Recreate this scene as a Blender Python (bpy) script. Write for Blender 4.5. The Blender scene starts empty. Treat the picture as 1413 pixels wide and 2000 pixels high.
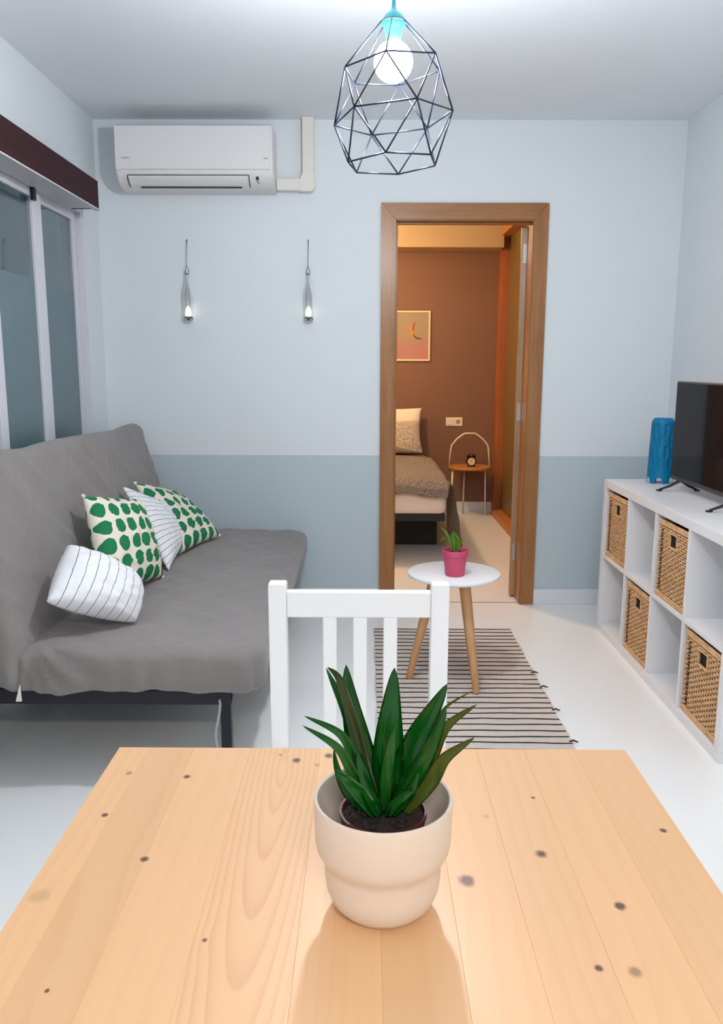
import bpy, bmesh, math, random
from mathutils import Vector, Matrix, noise
random.seed(4)
S = bpy.context.scene
COL = S.collection
PI = math.pi

# ---------------------------------------------------------------- camera
F = Vector((-0.00445353, 0.98414472, -0.17731139))
R = Vector((0.99998303, 0.00504879, 0.00290609))
U = Vector((-0.00375522, 0.17729544, 0.98415051))
cam = bpy.data.cameras.new('camera')
co = bpy.data.objects.new('camera', cam); COL.objects.link(co)
m = Matrix.Identity(4)
for i in range(3):
    m[i][0] = R[i]; m[i][1] = U[i]; m[i][2] = -F[i]
m[2][3] = 1.321
co.matrix_world = m
cam.sensor_fit = 'VERTICAL'; cam.sensor_height = 36; cam.sensor_width = 36
cam.lens = 1583.3 * 36 / 2000
cam.clip_start = 0.02
S.camera = co
# ---------------------------------------------------------------- world, exposure, room lights
w = bpy.data.worlds.new('world'); S.world = w; w.use_nodes = True
w.node_tree.nodes['Background'].inputs[0].default_value = (.35, .55, .65, 1)
w.node_tree.nodes['Background'].inputs[1].default_value = .10
vs = S.view_settings
vs.view_transform = 'Standard'; vs.look = 'None'; vs.gamma = 1; vs.use_curve_mapping = False
vs.exposure = 0.22
BULB = 450.0
def area(name, loc, size, power, col, rot=(0, 0, 0)):
    l = bpy.data.lights.new(name, 'AREA'); l.shape = 'RECTANGLE'; l.size, l.size_y = size
    l.energy = power; l.color = col
    o = bpy.data.objects.new(name, l); o.location = loc; o.rotation_euler = rot; COL.objects.link(o); return o
area('kitchen_ceiling_light', (.3, -1.3, 2.53), (.9, .3), 50, (1.0, .94, .86))
def point(name, loc, r, power, col):
    l = bpy.data.lights.new(name, 'POINT'); l.shadow_soft_size = r; l.energy = power; l.color = col
    o = bpy.data.objects.new(name, l); o.location = loc; COL.objects.link(o); return o
point('bedroom_ceiling_light', (-.25, 6.0, 2.3), .09, 62, (1.0, .64, .36))
point('bedside_lamp_light', (-.50, 6.9, 1.30), .07, 10, (1.0, .58, .27))

# ---------------------------------------------------------------- materials
MATS = {}
def lin(c):
    return tuple((x / 255 / 12.92 if x / 255 <= .04045 else ((x / 255 + .055) / 1.055) ** 2.4) for x in c)
def nt(name):
    m = bpy.data.materials.new(name); m.use_nodes = True
    t = m.node_tree; b = t.nodes['Principled BSDF']; return m, t, b
def N(t, typ, **k):
    n = t.nodes.new(typ)
    for a, v in k.items():
        if a.startswith('i_'):
            n.inputs[int(a[2:]) if a[2:].isdigit() else a[2:]].default_value = v
        else: setattr(n, a, v)
    return n
def M(t, op, a, b=None, c=None):
    n = t.nodes.new('ShaderNodeMath'); n.operation = op
    for i, x in enumerate((a, b, c)):
        if x is None: continue
        if isinstance(x, (int, float)): n.inputs[i].default_value = x
        else: t.links.new(x, n.inputs[i])
    return n.outputs[0]
def mixc(t, f, a, b, mode='MIX'):
    n = t.nodes.new('ShaderNodeMix'); n.data_type = 'RGBA'; n.blend_type = mode
    for sock, x in ((n.inputs['Factor'], f), (n.inputs[6], a), (n.inputs[7], b)):
        if isinstance(x, tuple): sock.default_value = (*x[:3], 1)
        elif isinstance(x, (int, float)): sock.default_value = x
        else: t.links.new(x, sock)
    return n.outputs[2]
def coords(t, kind='Object', scale=(1, 1, 1)):
    c = t.nodes.new('ShaderNodeTexCoord'); mp = t.nodes.new('ShaderNodeMapping')
    mp.inputs['Scale'].default_value = scale
    t.links.new(c.outputs[kind], mp.inputs[0]); return mp.outputs[0]
def noisef(t, vec, scale, detail=3, rough=.5):
    n = N(t, 'ShaderNodeTexNoise'); n.inputs['Scale'].default_value = scale
    n.inputs['Detail'].default_value = detail; n.inputs['Roughness'].default_value = rough
    t.links.new(vec, n.inputs['Vector']); return n.outputs[0]
def bump(t, b, h, strength=.3, dist=.01):
    n = N(t, 'ShaderNodeBump'); n.inputs['Strength'].default_value = strength; n.inputs['Distance'].default_value = dist
    t.links.new(h, n.inputs['Height']); t.links.new(n.outputs[0], b.inputs['Normal'])
def mat(name, col, rough=.5, metal=0, var=.04, nscale=6, bmp=0, bscale=80, spec=.5, coat=0, kind='Object', stretch=(1, 1, 1), bdist=.002):
    if name in MATS: return MATS[name]
    m, t, b = nt(name)
    v = coords(t, kind, stretch)
    c = lin(col)
    n = noisef(t, v, nscale)
    lo = tuple(x * (1 - var) for x in c); hi = tuple(min(1, x * (1 + var)) for x in c)
    t.links.new(mixc(t, n, lo, hi), b.inputs['Base Color'])
    b.inputs['Roughness'].default_value = rough; b.inputs['Metallic'].default_value = metal
    b.inputs['Specular IOR Level'].default_value = spec
    b.inputs['Coat Weight'].default_value = coat
    if bmp: bump(t, b, noisef(t, v, bscale, 4), bmp, bdist)
    MATS[name] = m; return m
def wood(name, c1, c2, axis=2, scale=30, rough=.4, stretch=.06):
    if name in MATS: return MATS[name]
    m, t, b = nt(name)
    sc = [1, 1, 1]; sc[axis] = stretch
    v = coords(t, 'Object', sc)
    n = noisef(t, v, scale, 5, .6); n2 = noisef(t, v, scale * 4, 3, .6)
    f = M(t, 'ADD', M(t, 'MULTIPLY', n, .75), M(t, 'MULTIPLY', n2, .25))
    cr = N(t, 'ShaderNodeMapRange'); cr.inputs[1].default_value = .35; cr.inputs[2].default_value = .65
    t.links.new(f, cr.inputs[0])
    t.links.new(mixc(t, cr.outputs[0], lin(c1), lin(c2)), b.inputs['Base Color'])
    b.inputs['Roughness'].default_value = rough
    bump(t, b, n2, .12, .001)
    MATS[name] = m; return m

wall_m = mat('wall_paint', (222, 228, 233), .6, var=.015, nscale=1.2, bmp=.10, bscale=180)
ceil_m = mat('ceiling_paint', (232, 237, 243), .75, var=.02, nscale=1, bmp=.08, bscale=120)
def two_tone():
    m, t, b = nt('two_tone_wall_paint')
    v = coords(t); s = N(t, 'ShaderNodeSeparateXYZ'); t.links.new(v, s.inputs[0])
    edge = M(t, 'ADD', .839, M(t, 'MULTIPLY', M(t, 'SUBTRACT', noisef(t, v, 40), .5), .004))
    f = M(t, 'LESS_THAN', s.outputs[2], edge)
    c = mixc(t, f, lin((222, 228, 233)), lin((188, 201, 208)))
    t.links.new(c, b.inputs['Base Color']); b.inputs['Roughness'].default_value = .6
    bump(t, b, noisef(t, v, 180), .10, .002)
    return m
two_m = two_tone()
floor_m = mat('white_resin_floor', (240, 241, 242), .22, var=.02, nscale=2, bmp=.05, bscale=5, spec=.45)
white_m = mat('white_lacquer', (236, 236, 238), .35, var=.01)
whitefur = mat('white_foil_board', (232, 232, 235), .4, var=.01, bmp=.03, bscale=200)
chair_m = mat('white_painted_wood', (244, 244, 246), .3, var=.01, bmp=.05, bscale=60)
base_m = mat('white_baseboard_paint', (226, 230, 235), .4, var=.01)
alu_m = mat('white_aluminium', (214, 214, 222), .35, var=.01)
oak_m = wood('brown_oak_veneer', (140, 92, 50), (166, 112, 64), 2, 26, .32)
oakh_m = wood('brown_oak_veneer_horizontal', (140, 92, 50), (166, 112, 64), 0, 26, .32)
black_m = mat('black_powder_coated_steel', (18, 22, 34), .42, var=.1, spec=.4)
blackp = mat('black_plastic', (14, 15, 18), .35)
valance_m = wood('dark_mahogany', (46, 18, 24), (60, 26, 32), 1, 20, .62)
valance_m.node_tree.nodes['Principled BSDF'].inputs['Specular IOR Level'].default_value = .2
ac_m = mat('white_air_conditioner_plastic', (226, 224, 224), .38, var=.008)
duct_m = mat('cream_plastic_duct', (226, 222, 214), .4, var=.01)
slot_m = mat('dark_slot', (24, 30, 38), .6)

# ---------------------------------------------------------------- mesh helpers
def box(bm, x0, x1, y0, y1, z0, z1, bev=0, seg=2):
    r = bmesh.ops.create_cube(bm, size=1)
    vs_ = r['verts']
    for v in vs_:
        v.co = Vector((x0 + (v.co.x + .5) * (x1 - x0), y0 + (v.co.y + .5) * (y1 - y0), z0 + (v.co.z + .5) * (z1 - z0)))
    if bev:
        es = {e for v in vs_ for e in v.link_edges}
        bmesh.ops.bevel(bm, geom=list(es), offset=bev, segments=seg, affect='EDGES', profile=.5)
def boxm(*a, **k):
    bm = bmesh.new(); box(bm, *a, **k); return bm
def tube(bm, pts, r, n=8, cap=True, closed=False):
    pts = [Vector(p) for p in pts]; k = len(pts)
    rs = r if isinstance(r, (list, tuple)) else [r] * k
    rings = []; prev = None
    for i, p in enumerate(pts):
        a = pts[(i - 1) % k] if (closed or i > 0) else p
        b = pts[(i + 1) % k] if (closed or i < k - 1) else p
        d = (b - a).normalized()
        if prev is None:
            prev = d.orthogonal().normalized()
        prev = (prev - d * prev.dot(d))
        if prev.length < 1e-6: prev = d.orthogonal()
        prev.normalize(); q = d.cross(prev)
        rings.append([bm.verts.new(p + (prev * math.cos(2 * PI * j / n) + q * math.sin(2 * PI * j / n)) * rs[i]) for j in range(n)])
    rng = range(k if closed else k - 1)
    for i in rng:
        A, B = rings[i], rings[(i + 1) % k]
        for j in range(n):
            bm.faces.new((A[j], A[(j + 1) % n], B[(j + 1) % n], B[j]))
    if cap and not closed:
        bm.faces.new(rings[0][::-1]); bm.faces.new(rings[-1])
def lathe(bm, prof, c=(0, 0, 0), n=48, rot=None):
    rings = []
    for r, z in prof:
        if r < 1e-6:
            rings.append([bm.verts.new(Vector(c) + Vector((0, 0, z)))])
        else:
            rings.append([bm.verts.new(Vector(c) + Vector((r * math.cos(2 * PI * j / n), r * math.sin(2 * PI * j / n), z))) for j in range(n)])
    for A, B in zip(rings, rings[1:]):
        for j in range(n):
            j2 = (j + 1) % n
            if len(A) == 1 and len(B) == 1: continue
            if len(A) == 1: bm.faces.new((A[0], B[j2], B[j]))
            elif len(B) == 1: bm.faces.new((A[j], A[j2], B[0]))
            else: bm.faces.new((A[j], A[j2], B[j2], B[j]))
def prism(bm, poly, axis, a, b):
    """poly: 2-D outline; axis 0: (y,z) extruded in x, 1: (x,z) in y, 2: (x,y) in z"""
    def P(p, t):
        return Vector((t, p[0], p[1])) if axis == 0 else Vector((p[0], t, p[1])) if axis == 1 else Vector((p[0], p[1], t))
    A = [bm.verts.new(P(p, a)) for p in poly]; B = [bm.verts.new(P(p, b)) for p in poly]
    bm.faces.new(A); bm.faces.new(B[::-1]); n = len(poly)
    for i in range(n): bm.faces.new((A[i], B[i], B[(i + 1) % n], A[(i + 1) % n]))
def rbox(x0, x1, y0, y1, z0, z1, r, res):
    """rounded box as a fine quad grid"""
    bm = bmesh.new()
    lo = Vector((x0, y0, z0)); hi = Vector((x1, y1, z1))
    d = hi - lo; n = [max(3, int(round(d[i] / res))) for i in range(3)]
    vm = {}
    def V(i, j, k):
        key = (i, j, k)
        if key not in vm:
            p = Vector([lo[a] + d[a] * key[a] / n[a] for a in range(3)])
            q = Vector([min(max(p[a], lo[a] + r), hi[a] - r) for a in range(3)])
            e = p - q
            if e.length > 1e-9:
                p = q + e.normalized() * r
            vm[key] = bm.verts.new(p)
        return vm[key]
    def quad(a, b, c, e): bm.faces.new((V(*a), V(*b), V(*c), V(*e)))
    for i in range(n[0]):
        for j in range(n[1]):
            quad((i, j, 0), (i, j + 1, 0), (i + 1, j + 1, 0), (i + 1, j, 0))
            quad((i, j, n[2]), (i + 1, j, n[2]), (i + 1, j + 1, n[2]), (i, j + 1, n[2]))
    for i in range(n[0]):
        for k in range(n[2]):
            quad((i, 0, k), (i + 1, 0, k), (i + 1, 0, k + 1), (i, 0, k + 1))
            quad((i, n[1], k), (i, n[1], k + 1), (i + 1, n[1], k + 1), (i + 1, n[1], k))
    for j in range(n[1]):
        for k in range(n[2]):
            quad((0, j, k), (0, j, k + 1), (0, j + 1, k + 1), (0, j + 1, k))
            quad((n[0], j, k), (n[0], j + 1, k), (n[0], j + 1, k + 1), (n[0], j, k + 1))
    return bm
def obj(name, bm, mt, parent=None, smooth=False, ang=None, recalc=True):
    if recalc: bmesh.ops.recalc_face_normals(bm, faces=bm.faces[:])
    me = bpy.data.meshes.new(name)
    if parent is not None:
        # mesh data is written relative to the thing's own base
        L = world_loc(parent)
        bmesh.ops.translate(bm, verts=bm.verts[:], vec=-L)
    bm.to_mesh(me); bm.free()
    if smooth:
        me.polygons.foreach_set('use_smooth', [True] * len(me.polygons))
        if ang:
            try: me.set_sharp_from_angle(angle=math.radians(ang))
            except Exception: pass
    if mt: me.materials.append(mt)
    o = bpy.data.objects.new(name, me); COL.objects.link(o)
    if parent is not None: o.parent = parent
    return o
def world_loc(o):
    L = Vector((0, 0, 0))
    while o is not None:
        L += o.location; o = o.parent
    return L
def thing(name, label, cat, loc=(0, 0, 0), group=None, kind=None):
    o = bpy.data.objects.new(name, None); COL.objects.link(o); o.location = loc
    o.empty_display_size = .05
    if label: o['label'] = label
    if cat: o['category'] = cat
    if group: o['group'] = group
    if kind: o['kind'] = kind
    return o
def tag(o, label, cat, group=None):
    o['label'] = label; o['category'] = cat
    if group: o['group'] = group
    return o
def struct(name, bm, mt, label, cat, **k):
    o = obj(name, bm, mt, **k); o['kind'] = 'structure'; o['label'] = label; o['category'] = cat
    return o
def rebase(o, loc):
    """move a top-level mesh's origin to loc"""
    loc = Vector(loc); o.data.transform(Matrix.Translation(-loc)); o.location = loc; return o
def copy_tree(o, parent=None):
    c = o.copy(); COL.objects.link(c)
    if parent is not None: c.parent = parent
    for ch in list(o.children): copy_tree(ch, c)
    return c

# ================================================================= THE SETTING
D = 4.425; XL = -1.40; XR = 1.64; ZC = 2.557; YF = -2.9
DX0, DX1, DZ = .158, .868, 2.066       # door opening
T = .12
struct('floor', boxm(XL - .1, XR + .1, YF - .1, 7.6, -.06, 0), floor_m, 'glossy white resin floor running through both rooms', 'floor')
struct('ceiling', boxm(XL - .1, XR + .1, YF - .1, 7.6, ZC, ZC + .06), ceil_m, 'plain pale grey painted ceiling', 'ceiling')
bm = bmesh.new()
box(bm, XL - .1, DX0 - .02, D, D + T, 0, ZC); box(bm, DX1 + .02, XR + .1, D, D + T, 0, ZC); box(bm, DX0 - .02, DX1 + .02, D, D + T, DZ + .02, ZC)
struct('wall_back', bm, two_m, 'back wall painted white above and blue grey below', 'wall')
WY0, WY1, WZ0, WZ1 = 1.75, 4.19, .04, 2.085
bm = bmesh.new()
box(bm, XL - .12, XL, YF - .1, WY0, 0, ZC); box(bm, XL - .12, XL, WY1, D, 0, ZC)
box(bm, XL - .12, XL, WY0, WY1, WZ1, ZC); box(bm, XL - .12, XL, WY0, WY1, 0, WZ0)
struct('wall_left', bm, wall_m, 'white wall at left around the frosted sliding window', 'wall')
struct('wall_right', boxm(XR, XR + .12, YF - .1, D, 0, ZC), wall_m, 'plain white wall at right behind the television', 'wall')
struct('wall_front', boxm(XL - .1, XR + .1, YF - .1, YF, 0, ZC), wall_m, 'white wall behind the viewpoint', 'wall')
for k, (a, b) in enumerate(((XL, .078), (.948, XR))):
    bm = bmesh.new(); box(bm, a, b, D - .014, D, 0, .088, .003)
    struct('baseboard_back' if k == 0 else 'baseboard_back_right', bm, base_m, ['white baseboard left of the doorway', 'white baseboard right of the doorway'][k], 'baseboard')
# bedroom shell
bed_wall = mat('terracotta_paint', (128, 93, 72), .6, var=.02, nscale=1.5, bmp=.08, bscale=160)
cream_m = mat('cream_paint', (184, 160, 122), .6, var=.01)
BY = 7.37
struct('wall_bedroom_back', boxm(XL - .1, XR + .1, BY, BY + .1, 0, ZC), bed_wall, 'terracotta painted wall at the far end of the bedroom', 'wall')
struct('wall_bedroom_left', boxm(XL - .12, XL, D + T, BY, 0, ZC), cream_m, 'cream bedroom wall left of the bed', 'wall')
struct('wall_bedroom_right', boxm(XR, XR + .12, D + T, BY, 0, ZC), cream_m, 'cream bedroom wall behind the wardrobe', 'wall')
struct('trim_1', boxm(XL, 1.16, 7.10, BY, 2.305, ZC, .002), cream_m, 'cream boxed-in beam under the bedroom ceiling', 'beam')
struct('baseboard_bedroom', boxm(XL, 1.16, BY - .014, BY, 0, .095, .003), base_m, 'white baseboard below the terracotta bedroom wall', 'baseboard')
struct('trim_2', boxm(DX0, DX1, D + .02, D + .027, -.001, .0015), mat('threshold_joint', (150, 120, 100), .5), 'thin threshold joint in the floor under the doorway', 'threshold')

# ---- window_1 : sliding window with frosted panes
win = thing('window_1', 'white aluminium sliding window with grey frosted panes on the left wall', 'window', (XL - .05, (WY0 + WY1) / 2, WZ0), kind='structure')
bm = bmesh.new()
fx0, fx1 = XL - .11, XL - .003
box(bm, fx0, fx1, WY0, WY1, WZ1 - .028, WZ1, .002); box(bm, fx0, fx1, WY0, WY1, WZ0, WZ0 + .03, .002)
box(bm, fx0, fx1, WY0, WY0 + .025, WZ0 + .03, WZ1 - .028, .002); box(bm, fx0, fx1, WY1 - .022, WY1, WZ0 + .03, WZ1 - .028, .002)
obj('frame', bm, alu_m, win)
def glass_mats():
    m, t, b = nt('frosted_film_glass')
    v = coords(t)
    t.links.new(mixc(t, noisef(t, v, 3), lin((94, 118, 126)), lin((108, 132, 138))), b.inputs['Base Color'])
    b.inputs['Roughness'].default_value = .28; b.inputs['Transmission Weight'].default_value = .12
    m2, t2, b2 = nt('clear_window_glass')
    v2 = coords(t2)
    t2.links.new(mixc(t2, noisef(t2, v2, 2), (.72, .84, .86), (.78, .88, .9)), b2.inputs['Base Color'])
    b2.inputs['Roughness'].default_value = .03; b2.inputs['Transmission Weight'].default_value = 1; b2.inputs['IOR'].default_value = 1.5
    return m, m2
film_m, clear_m = glass_mats()
ZS = 1.685      # top edge of the film
def sash(y0, y1, x, sw2=None, sw=.055):
    sw2 = sw2 or sw
    bm = bmesh.new()
    z0, z1 = WZ0 + .03, WZ1 - .028; a, b = x - .016, x + .016
    box(bm, a, b, y0, y0 + sw, z0, z1, .003); box(bm, a, b, y1 - sw2, y1, z0, z1, .003)
    box(bm, a, b, y0 + sw, y1 - sw2, z1 - .04, z1, .003); box(bm, a, b, y0 + sw, y1 - sw2, z0, z0 + .06, .003)
    s = obj('sash', bm, alu_m, win)
    obj('upper_pane', boxm(x - .003, x + .003, y0 + sw - .005, y1 - sw2 + .005, ZS, z1 - .035), clear_m, s)
    obj('frosted_pane', boxm(x - .003, x + .003, y0 + sw - .005, y1 - sw2 + .005, z0 + .055, ZS), film_m, s)
sash(3.62, 4.166, XL - .045, sw=.06, sw2=.045)
sash(3.13, 3.67, XL - .0205, sw=.065, sw2=.095)
sash(2.62, 3.18, XL - .045, sw=.06)
sash(1.775, 2.68, XL - .0205, sw=.06)
bm = bmesh.new(); box(bm, XL - .004, XL + .012, 3.555, 3.585, 2.0, 2.062, .003); obj('latch', bm, blackp, win)
bm = bmesh.new(); box(bm, XL - .003, XL + .004, 4.17, 4.185, 1.45, 1.53, .002); obj('catch', bm, alu_m, win)
bm = bmesh.new(); box(bm, XL - 1.0, XL - .9, 1.2, 4.6, 0, 2.4); box(bm, XL - .9, XL - .13, 1.2, 4.6, -.05, 0); 
struct('wall_outside', bm, mat('exterior_render', (66, 82, 96), .8), 'grey exterior wall and ledge outside the window', 'wall')

# ---- door_1
door = thing('door_1', 'brown wooden doorway with mitred casing opening into the bedroom', 'doorway', (.513, D, 0), kind='structure')
c0, c1, ct = .078, .948, 2.153
iw0, iw1, it = DX0, DX1, DZ
ya, yb = D - .016, D
bm = bmesh.new(); prism(bm, [(c0, 0), (iw0 - .006, 0), (iw0 - .006, it + .006), (c0, ct)], 1, ya, yb); obj('casing_board', bm, oak_m, door)
bm = bmesh.new(); prism(bm, [(iw1 + .006, 0), (c1, 0), (c1, ct), (iw1 + .006, it + .006)], 1, ya, yb); obj('casing_board', bm, oak_m, door)
bm = bmesh.new(); prism(bm, [(iw0 - .005, it + .0065), (iw1 + .005, it + .0065), (c1 - .001, ct), (c0 + .001, ct)], 1, ya, yb); obj('casing_board', bm, oakh_m, door)
bm = bmesh.new(); box(bm, DX0 - .018, DX0, D - .008, D + T + .01, 0, DZ + .018, .002); obj('jamb_board', bm, oak_m, door)
bm = bmesh.new(); box(bm, DX1, DX1 + .018, D - .008, D + T + .01, 0, DZ + .018, .002); obj('jamb_board', bm, oak_m, door)
bm = bmesh.new(); box(bm, DX0, DX1, D - .008, D + T + .01, DZ, DZ + .018, .002); obj('jamb_board', bm, oakh_m, door)
bm = bmesh.new(); box(bm, DX0, DX0 + .01, D + .05, D + .075, 0, DZ, .002); box(bm, DX0 + .01, DX1, D + .05, D + .075, DZ - .01, DZ, .002); obj('stop_strip', bm, oak_m, door)
# opened leaf, edge on to the viewpoint
leaf_m = wood('door_leaf_veneer', (150, 112, 74), (176, 136, 96), 2, 26, .3)
ang = math.radians(90 - 100.6)
leaf = bpy.data.objects.new('x', None)
bm = boxm(-.04, 0, 0, .70, .012, DZ - .006, .002)
bmesh.ops.rotate(bm, verts=bm.verts[:], cent=(0, 0, 0), matrix=Matrix.Rotation(ang, 3, 'Z'))
bmesh.ops.translate(bm, verts=bm.verts[:], vec=(DX1 + .008, D + T + .012, 0))
lf = obj('door_leaf', bm, leaf_m, door)
bpy.data.objects.remove(leaf)
steel_m = mat('brushed_steel', (200, 200, 200), .3, metal=1)
for z in (1.87, 1.02, .22):
    bm = bmesh.new(); box(bm, DX1 - .020, DX1 - .001, D + T + .0105, D + T + .0116, z, z + .1, .001)
    tube(bm, [(DX1 - .006, D + T + .016, z), (DX1 - .006, D + T + .016, z + .1)], .006, 8)
    obj('hinge', bm, mat('white_hinge', (232, 232, 228), .35) if z > 1.5 else steel_m, lf)

# ---- roller blind valance over the window
va = thing('blind_valance', 'dark mahogany valance board above the frosted window', 'valance', (XL + .065, 2.9, 2.05))
bm = bmesh.new()
box(bm, XL + .11, XL + .13, 1.6, 4.04, 2.05, 2.177, .002); obj('front_board', bm, valance_m, va)
bm = bmesh.new(); box(bm, XL, XL + .11, 4.02, 4.04, 2.05, 2.177, .002); obj('end_board', bm, valance_m, va)
bm = bmesh.new(); box(bm, XL, XL + .11, 1.6, 4.02, 2.155, 2.175, .002); obj('top_board', bm, valance_m, va)
bm = bmesh.new(); box(bm, XL + .002, XL + .109, 1.6, 4.0195, 2.0505, 2.068, .001); obj('track', bm, mat('white_track', (205, 205, 210), .4), va, ); 
bm = bmesh.new(); box(bm, XL + .108, XL + .134, 1.6, 4.044, 2.043, 2.0495, .001); obj('bottom_rail', bm, MATS['white_track'], va)

# ================================================================= AIR CONDITIONER
ac = thing('air_conditioner', 'white wall-mounted air conditioner high on the back wall', 'air conditioner', (-.85, D, 2.18))
AX0, AX1 = -1.236, -.462
prof = [(D, 2.485), (4.245, 2.485), (4.228, 2.478), (4.222, 2.462), (4.222, 2.262), (4.236, 2.235), (4.262, 2.212), (4.300, 2.196), (4.34, 2.190), (D, 2.190)]
bm = bmesh.new(); prism(bm, prof, 0, AX0, AX1)
bmesh.ops.bevel(bm, geom=[e for e in bm.edges if abs(e.verts[0].co.x - e.verts[1].co.x) < 1e-6], offset=.006, segments=2, affect='EDGES')
obj('body', bm, ac_m, ac, smooth=True, ang=35)
bm = bmesh.new(); prism(bm, [(4.2215, 2.475), (4.2160, 2.470), (4.2140, 2.30), (4.2145, 2.272), (4.2215, 2.268)], 0, AX0 + .003, AX1 - .012)
obj('front_panel', bm, ac_m, ac, smooth=True, ang=35)
def at_prof(t):   # points on the lower curved skin, t in 0..1
    a = [(4.2300, 2.2455), (4.236, 2.235), (4.262, 2.212), (4.283, 2.2025)]
    s = t * (len(a) - 1); i = min(int(s), len(a) - 2); f = s - i
    return a[i][0] + (a[i + 1][0] - a[i][0]) * f, a[i][1] + (a[i + 1][1] - a[i][1]) * f
ax0, ax1 = -1.178, -.583
bm = bmesh.new()
A = []; 
for i in range(7):
    y, z = at_prof(i / 6); A.append((y - .0035, z - .0035))
B = [(y + .004, z + .004) for y, z in reversed(A)]
prism(bm, A + B, 0, ax0, ax1); obj('louver', bm, ac_m, ac, smooth=True, ang=40)
bm = bmesh.new()
y, z = at_prof(0); box(bm, ax0 - .003, ax1 + .003, y - .005, y + .001, z - .001, z + .0015)
prism(bm, [(p[0] - .0012, p[1] - .0012) for p in A] + B, 0, ax0 - .004, ax0 - .0005)
prism(bm, [(p[0] - .0012, p[1] - .0012) for p in A] + B, 0, ax1 + .0005, ax1 + .004)
y, z = at_prof(1); box(bm, ax0 + .05, ax1 - .04, y - .009, y + .008, z - .006, z - .001)
obj('louver_gap', bm, slot_m, ac)
bm = bmesh.new(); box(bm, -.546, -.532, 4.232, 4.240, 2.226, 2.240, .001); obj('sensor_window', bm, blackp, ac)
bm = bmesh.new(); box(bm, -.545, -.535, 4.240, 4.250, 2.219, 2.222); box(bm, -.540, -.53, 4.245, 4.255, 2.211, 2.214); obj('indicator_marks', bm, mat('grey_print', (150, 150, 150), .5), ac)
def text_part(name, s, size, mt, parent, loc, rot=(PI / 2, 0, 0), depth=.0003):
    c = bpy.data.curves.new(name, 'FONT'); c.body = s; c.size = size; c.extrude = depth; c.align_x = 'LEFT'
    o = bpy.data.objects.new(name, c); COL.objects.link(o)
    dg = bpy.context.evaluated_depsgraph_get(); me = bpy.data.meshes.new_from_object(o.evaluated_get(dg))
    bpy.data.objects.remove(o)
    n = bpy.data.objects.new(name, me); COL.objects.link(n); me.materials.append(mt)
    n.parent = parent; n.rotation_euler = rot; n.location = Vector(loc) - world_loc(parent)
    return n
text_part('brand_lettering', 'DAIKIN', .0125, MATS['grey_print'], ac, (-1.205, 4.2135, 2.318))
bm = bmesh.new(); box(bm, -.505, -.485, 4.2125, 4.215, 2.318, 2.3225, .0003); obj('printed_mark', bm, MATS['grey_print'], ac)
bm = bmesh.new(); box(bm, -.79, -.77, D - .12, D - .10, 2.483, 2.492, .002); obj('top_clip', bm, slot_m, ac)

pd = thing('pipe_duct', 'cream plastic pipe duct running from the air conditioner up to the ceiling', 'duct', (-.30, D, 2.2))
bm = bmesh.new(); box(bm, -.460, -.335, D - .058, D, 2.203, 2.262, .005); obj('horizontal_duct', bm, duct_m, pd)
bm = bmesh.new(); box(bm, -.327, -.267, D - .058, D, 2.275, ZC, .005); obj('vertical_duct', bm, duct_m, pd)
bm = bmesh.new()
prism(bm, [(-.34, 2.199), (-.285, 2.199), (-.270, 2.206), (-.263, 2.222), (-.263, 2.285), (-.331, 2.285), (-.331, 2.266), (-.34, 2.266)], 1, D - .062, D)
bmesh.ops.bevel(bm, geom=bm.edges[:], offset=.003, segments=2, affect='EDGES'); obj('elbow', bm, duct_m, pd, smooth=True, ang=35)

# ================================================================= PENDANT LAMP
LX, LY = .071, 2.35
lamp = thing('pendant_lamp', 'geometric wire cage pendant lamp with turquoise socket, lit', 'lamp', (LX, LY, ZC))
def emat(name, col, strength):
    m = bpy.data.materials.new(name); m.use_nodes = True; t = m.node_tree
    t.nodes.remove(t.nodes['Principled BSDF']); e = t.nodes.new('ShaderNodeEmission')
    e.inputs[0].default_value = (*col, 1); e.inputs[1].default_value = strength
    t.links.new(e.outputs[0], t.nodes['Material Output'].inputs[0]); return m
wire_m = mat('dark_chrome_wire', (60, 66, 82), .28, metal=.85, var=.02)
turq_m = mat('turquoise_socket', (20, 150, 165), .35)
bm = bmesh.new(); tube(bm, [(LX, LY, ZC - .005), (LX, LY, 2.255)], .0035, 8); obj('cord', bm, mat('dark_cord', (40, 46, 56), .6), lamp, smooth=True)
bm = bmesh.new(); lathe(bm, [(0, ZC - .035), (.03, ZC - .033), (.048, ZC - .02), (.05, ZC), (0, ZC)], (LX, LY, 0), 32); obj('ceiling_rose', bm, white_m, lamp, smooth=True, ang=40)
bm = bmesh.new(); lathe(bm, [(0, 2.272), (.005, 2.272), (.006, 2.254), (.009, 2.250), (.012, 2.245), (.022, 2.239), (.028, 2.229), (.031, 2.220), (.031, 2.214), (.026, 2.206), (.022, 2.196), (.019, 2.172), (0, 2.172)], (LX, LY, 0), 32)
obj('socket', bm, turq_m, lamp, smooth=True, ang=40)
bm = bmesh.new(); BR = .052; BZ = 2.122
lathe(bm, [(.017, 2.175), (.02, 2.170)] + [(BR * math.sin(a), BZ + BR * math.cos(a)) for a in [math.radians(25 + 155 * i / 18) for i in range(18)]] + [(0, BZ - BR)], (LX, LY, 0), 40)
bulb = obj('bulb', bm, emat('bulb_glow', (.94, .975, 1.0), BULB), lamp, smooth=True)
def ring(r, z, deg0, tilt=.012):
    return [Vector((LX + r * math.cos(math.radians(deg0 + 60 * k)), LY + r * math.sin(math.radians(deg0 + 60 * k)), z + tilt * math.cos(math.radians(deg0 + 60 * k)))) for k in range(6)]
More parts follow.
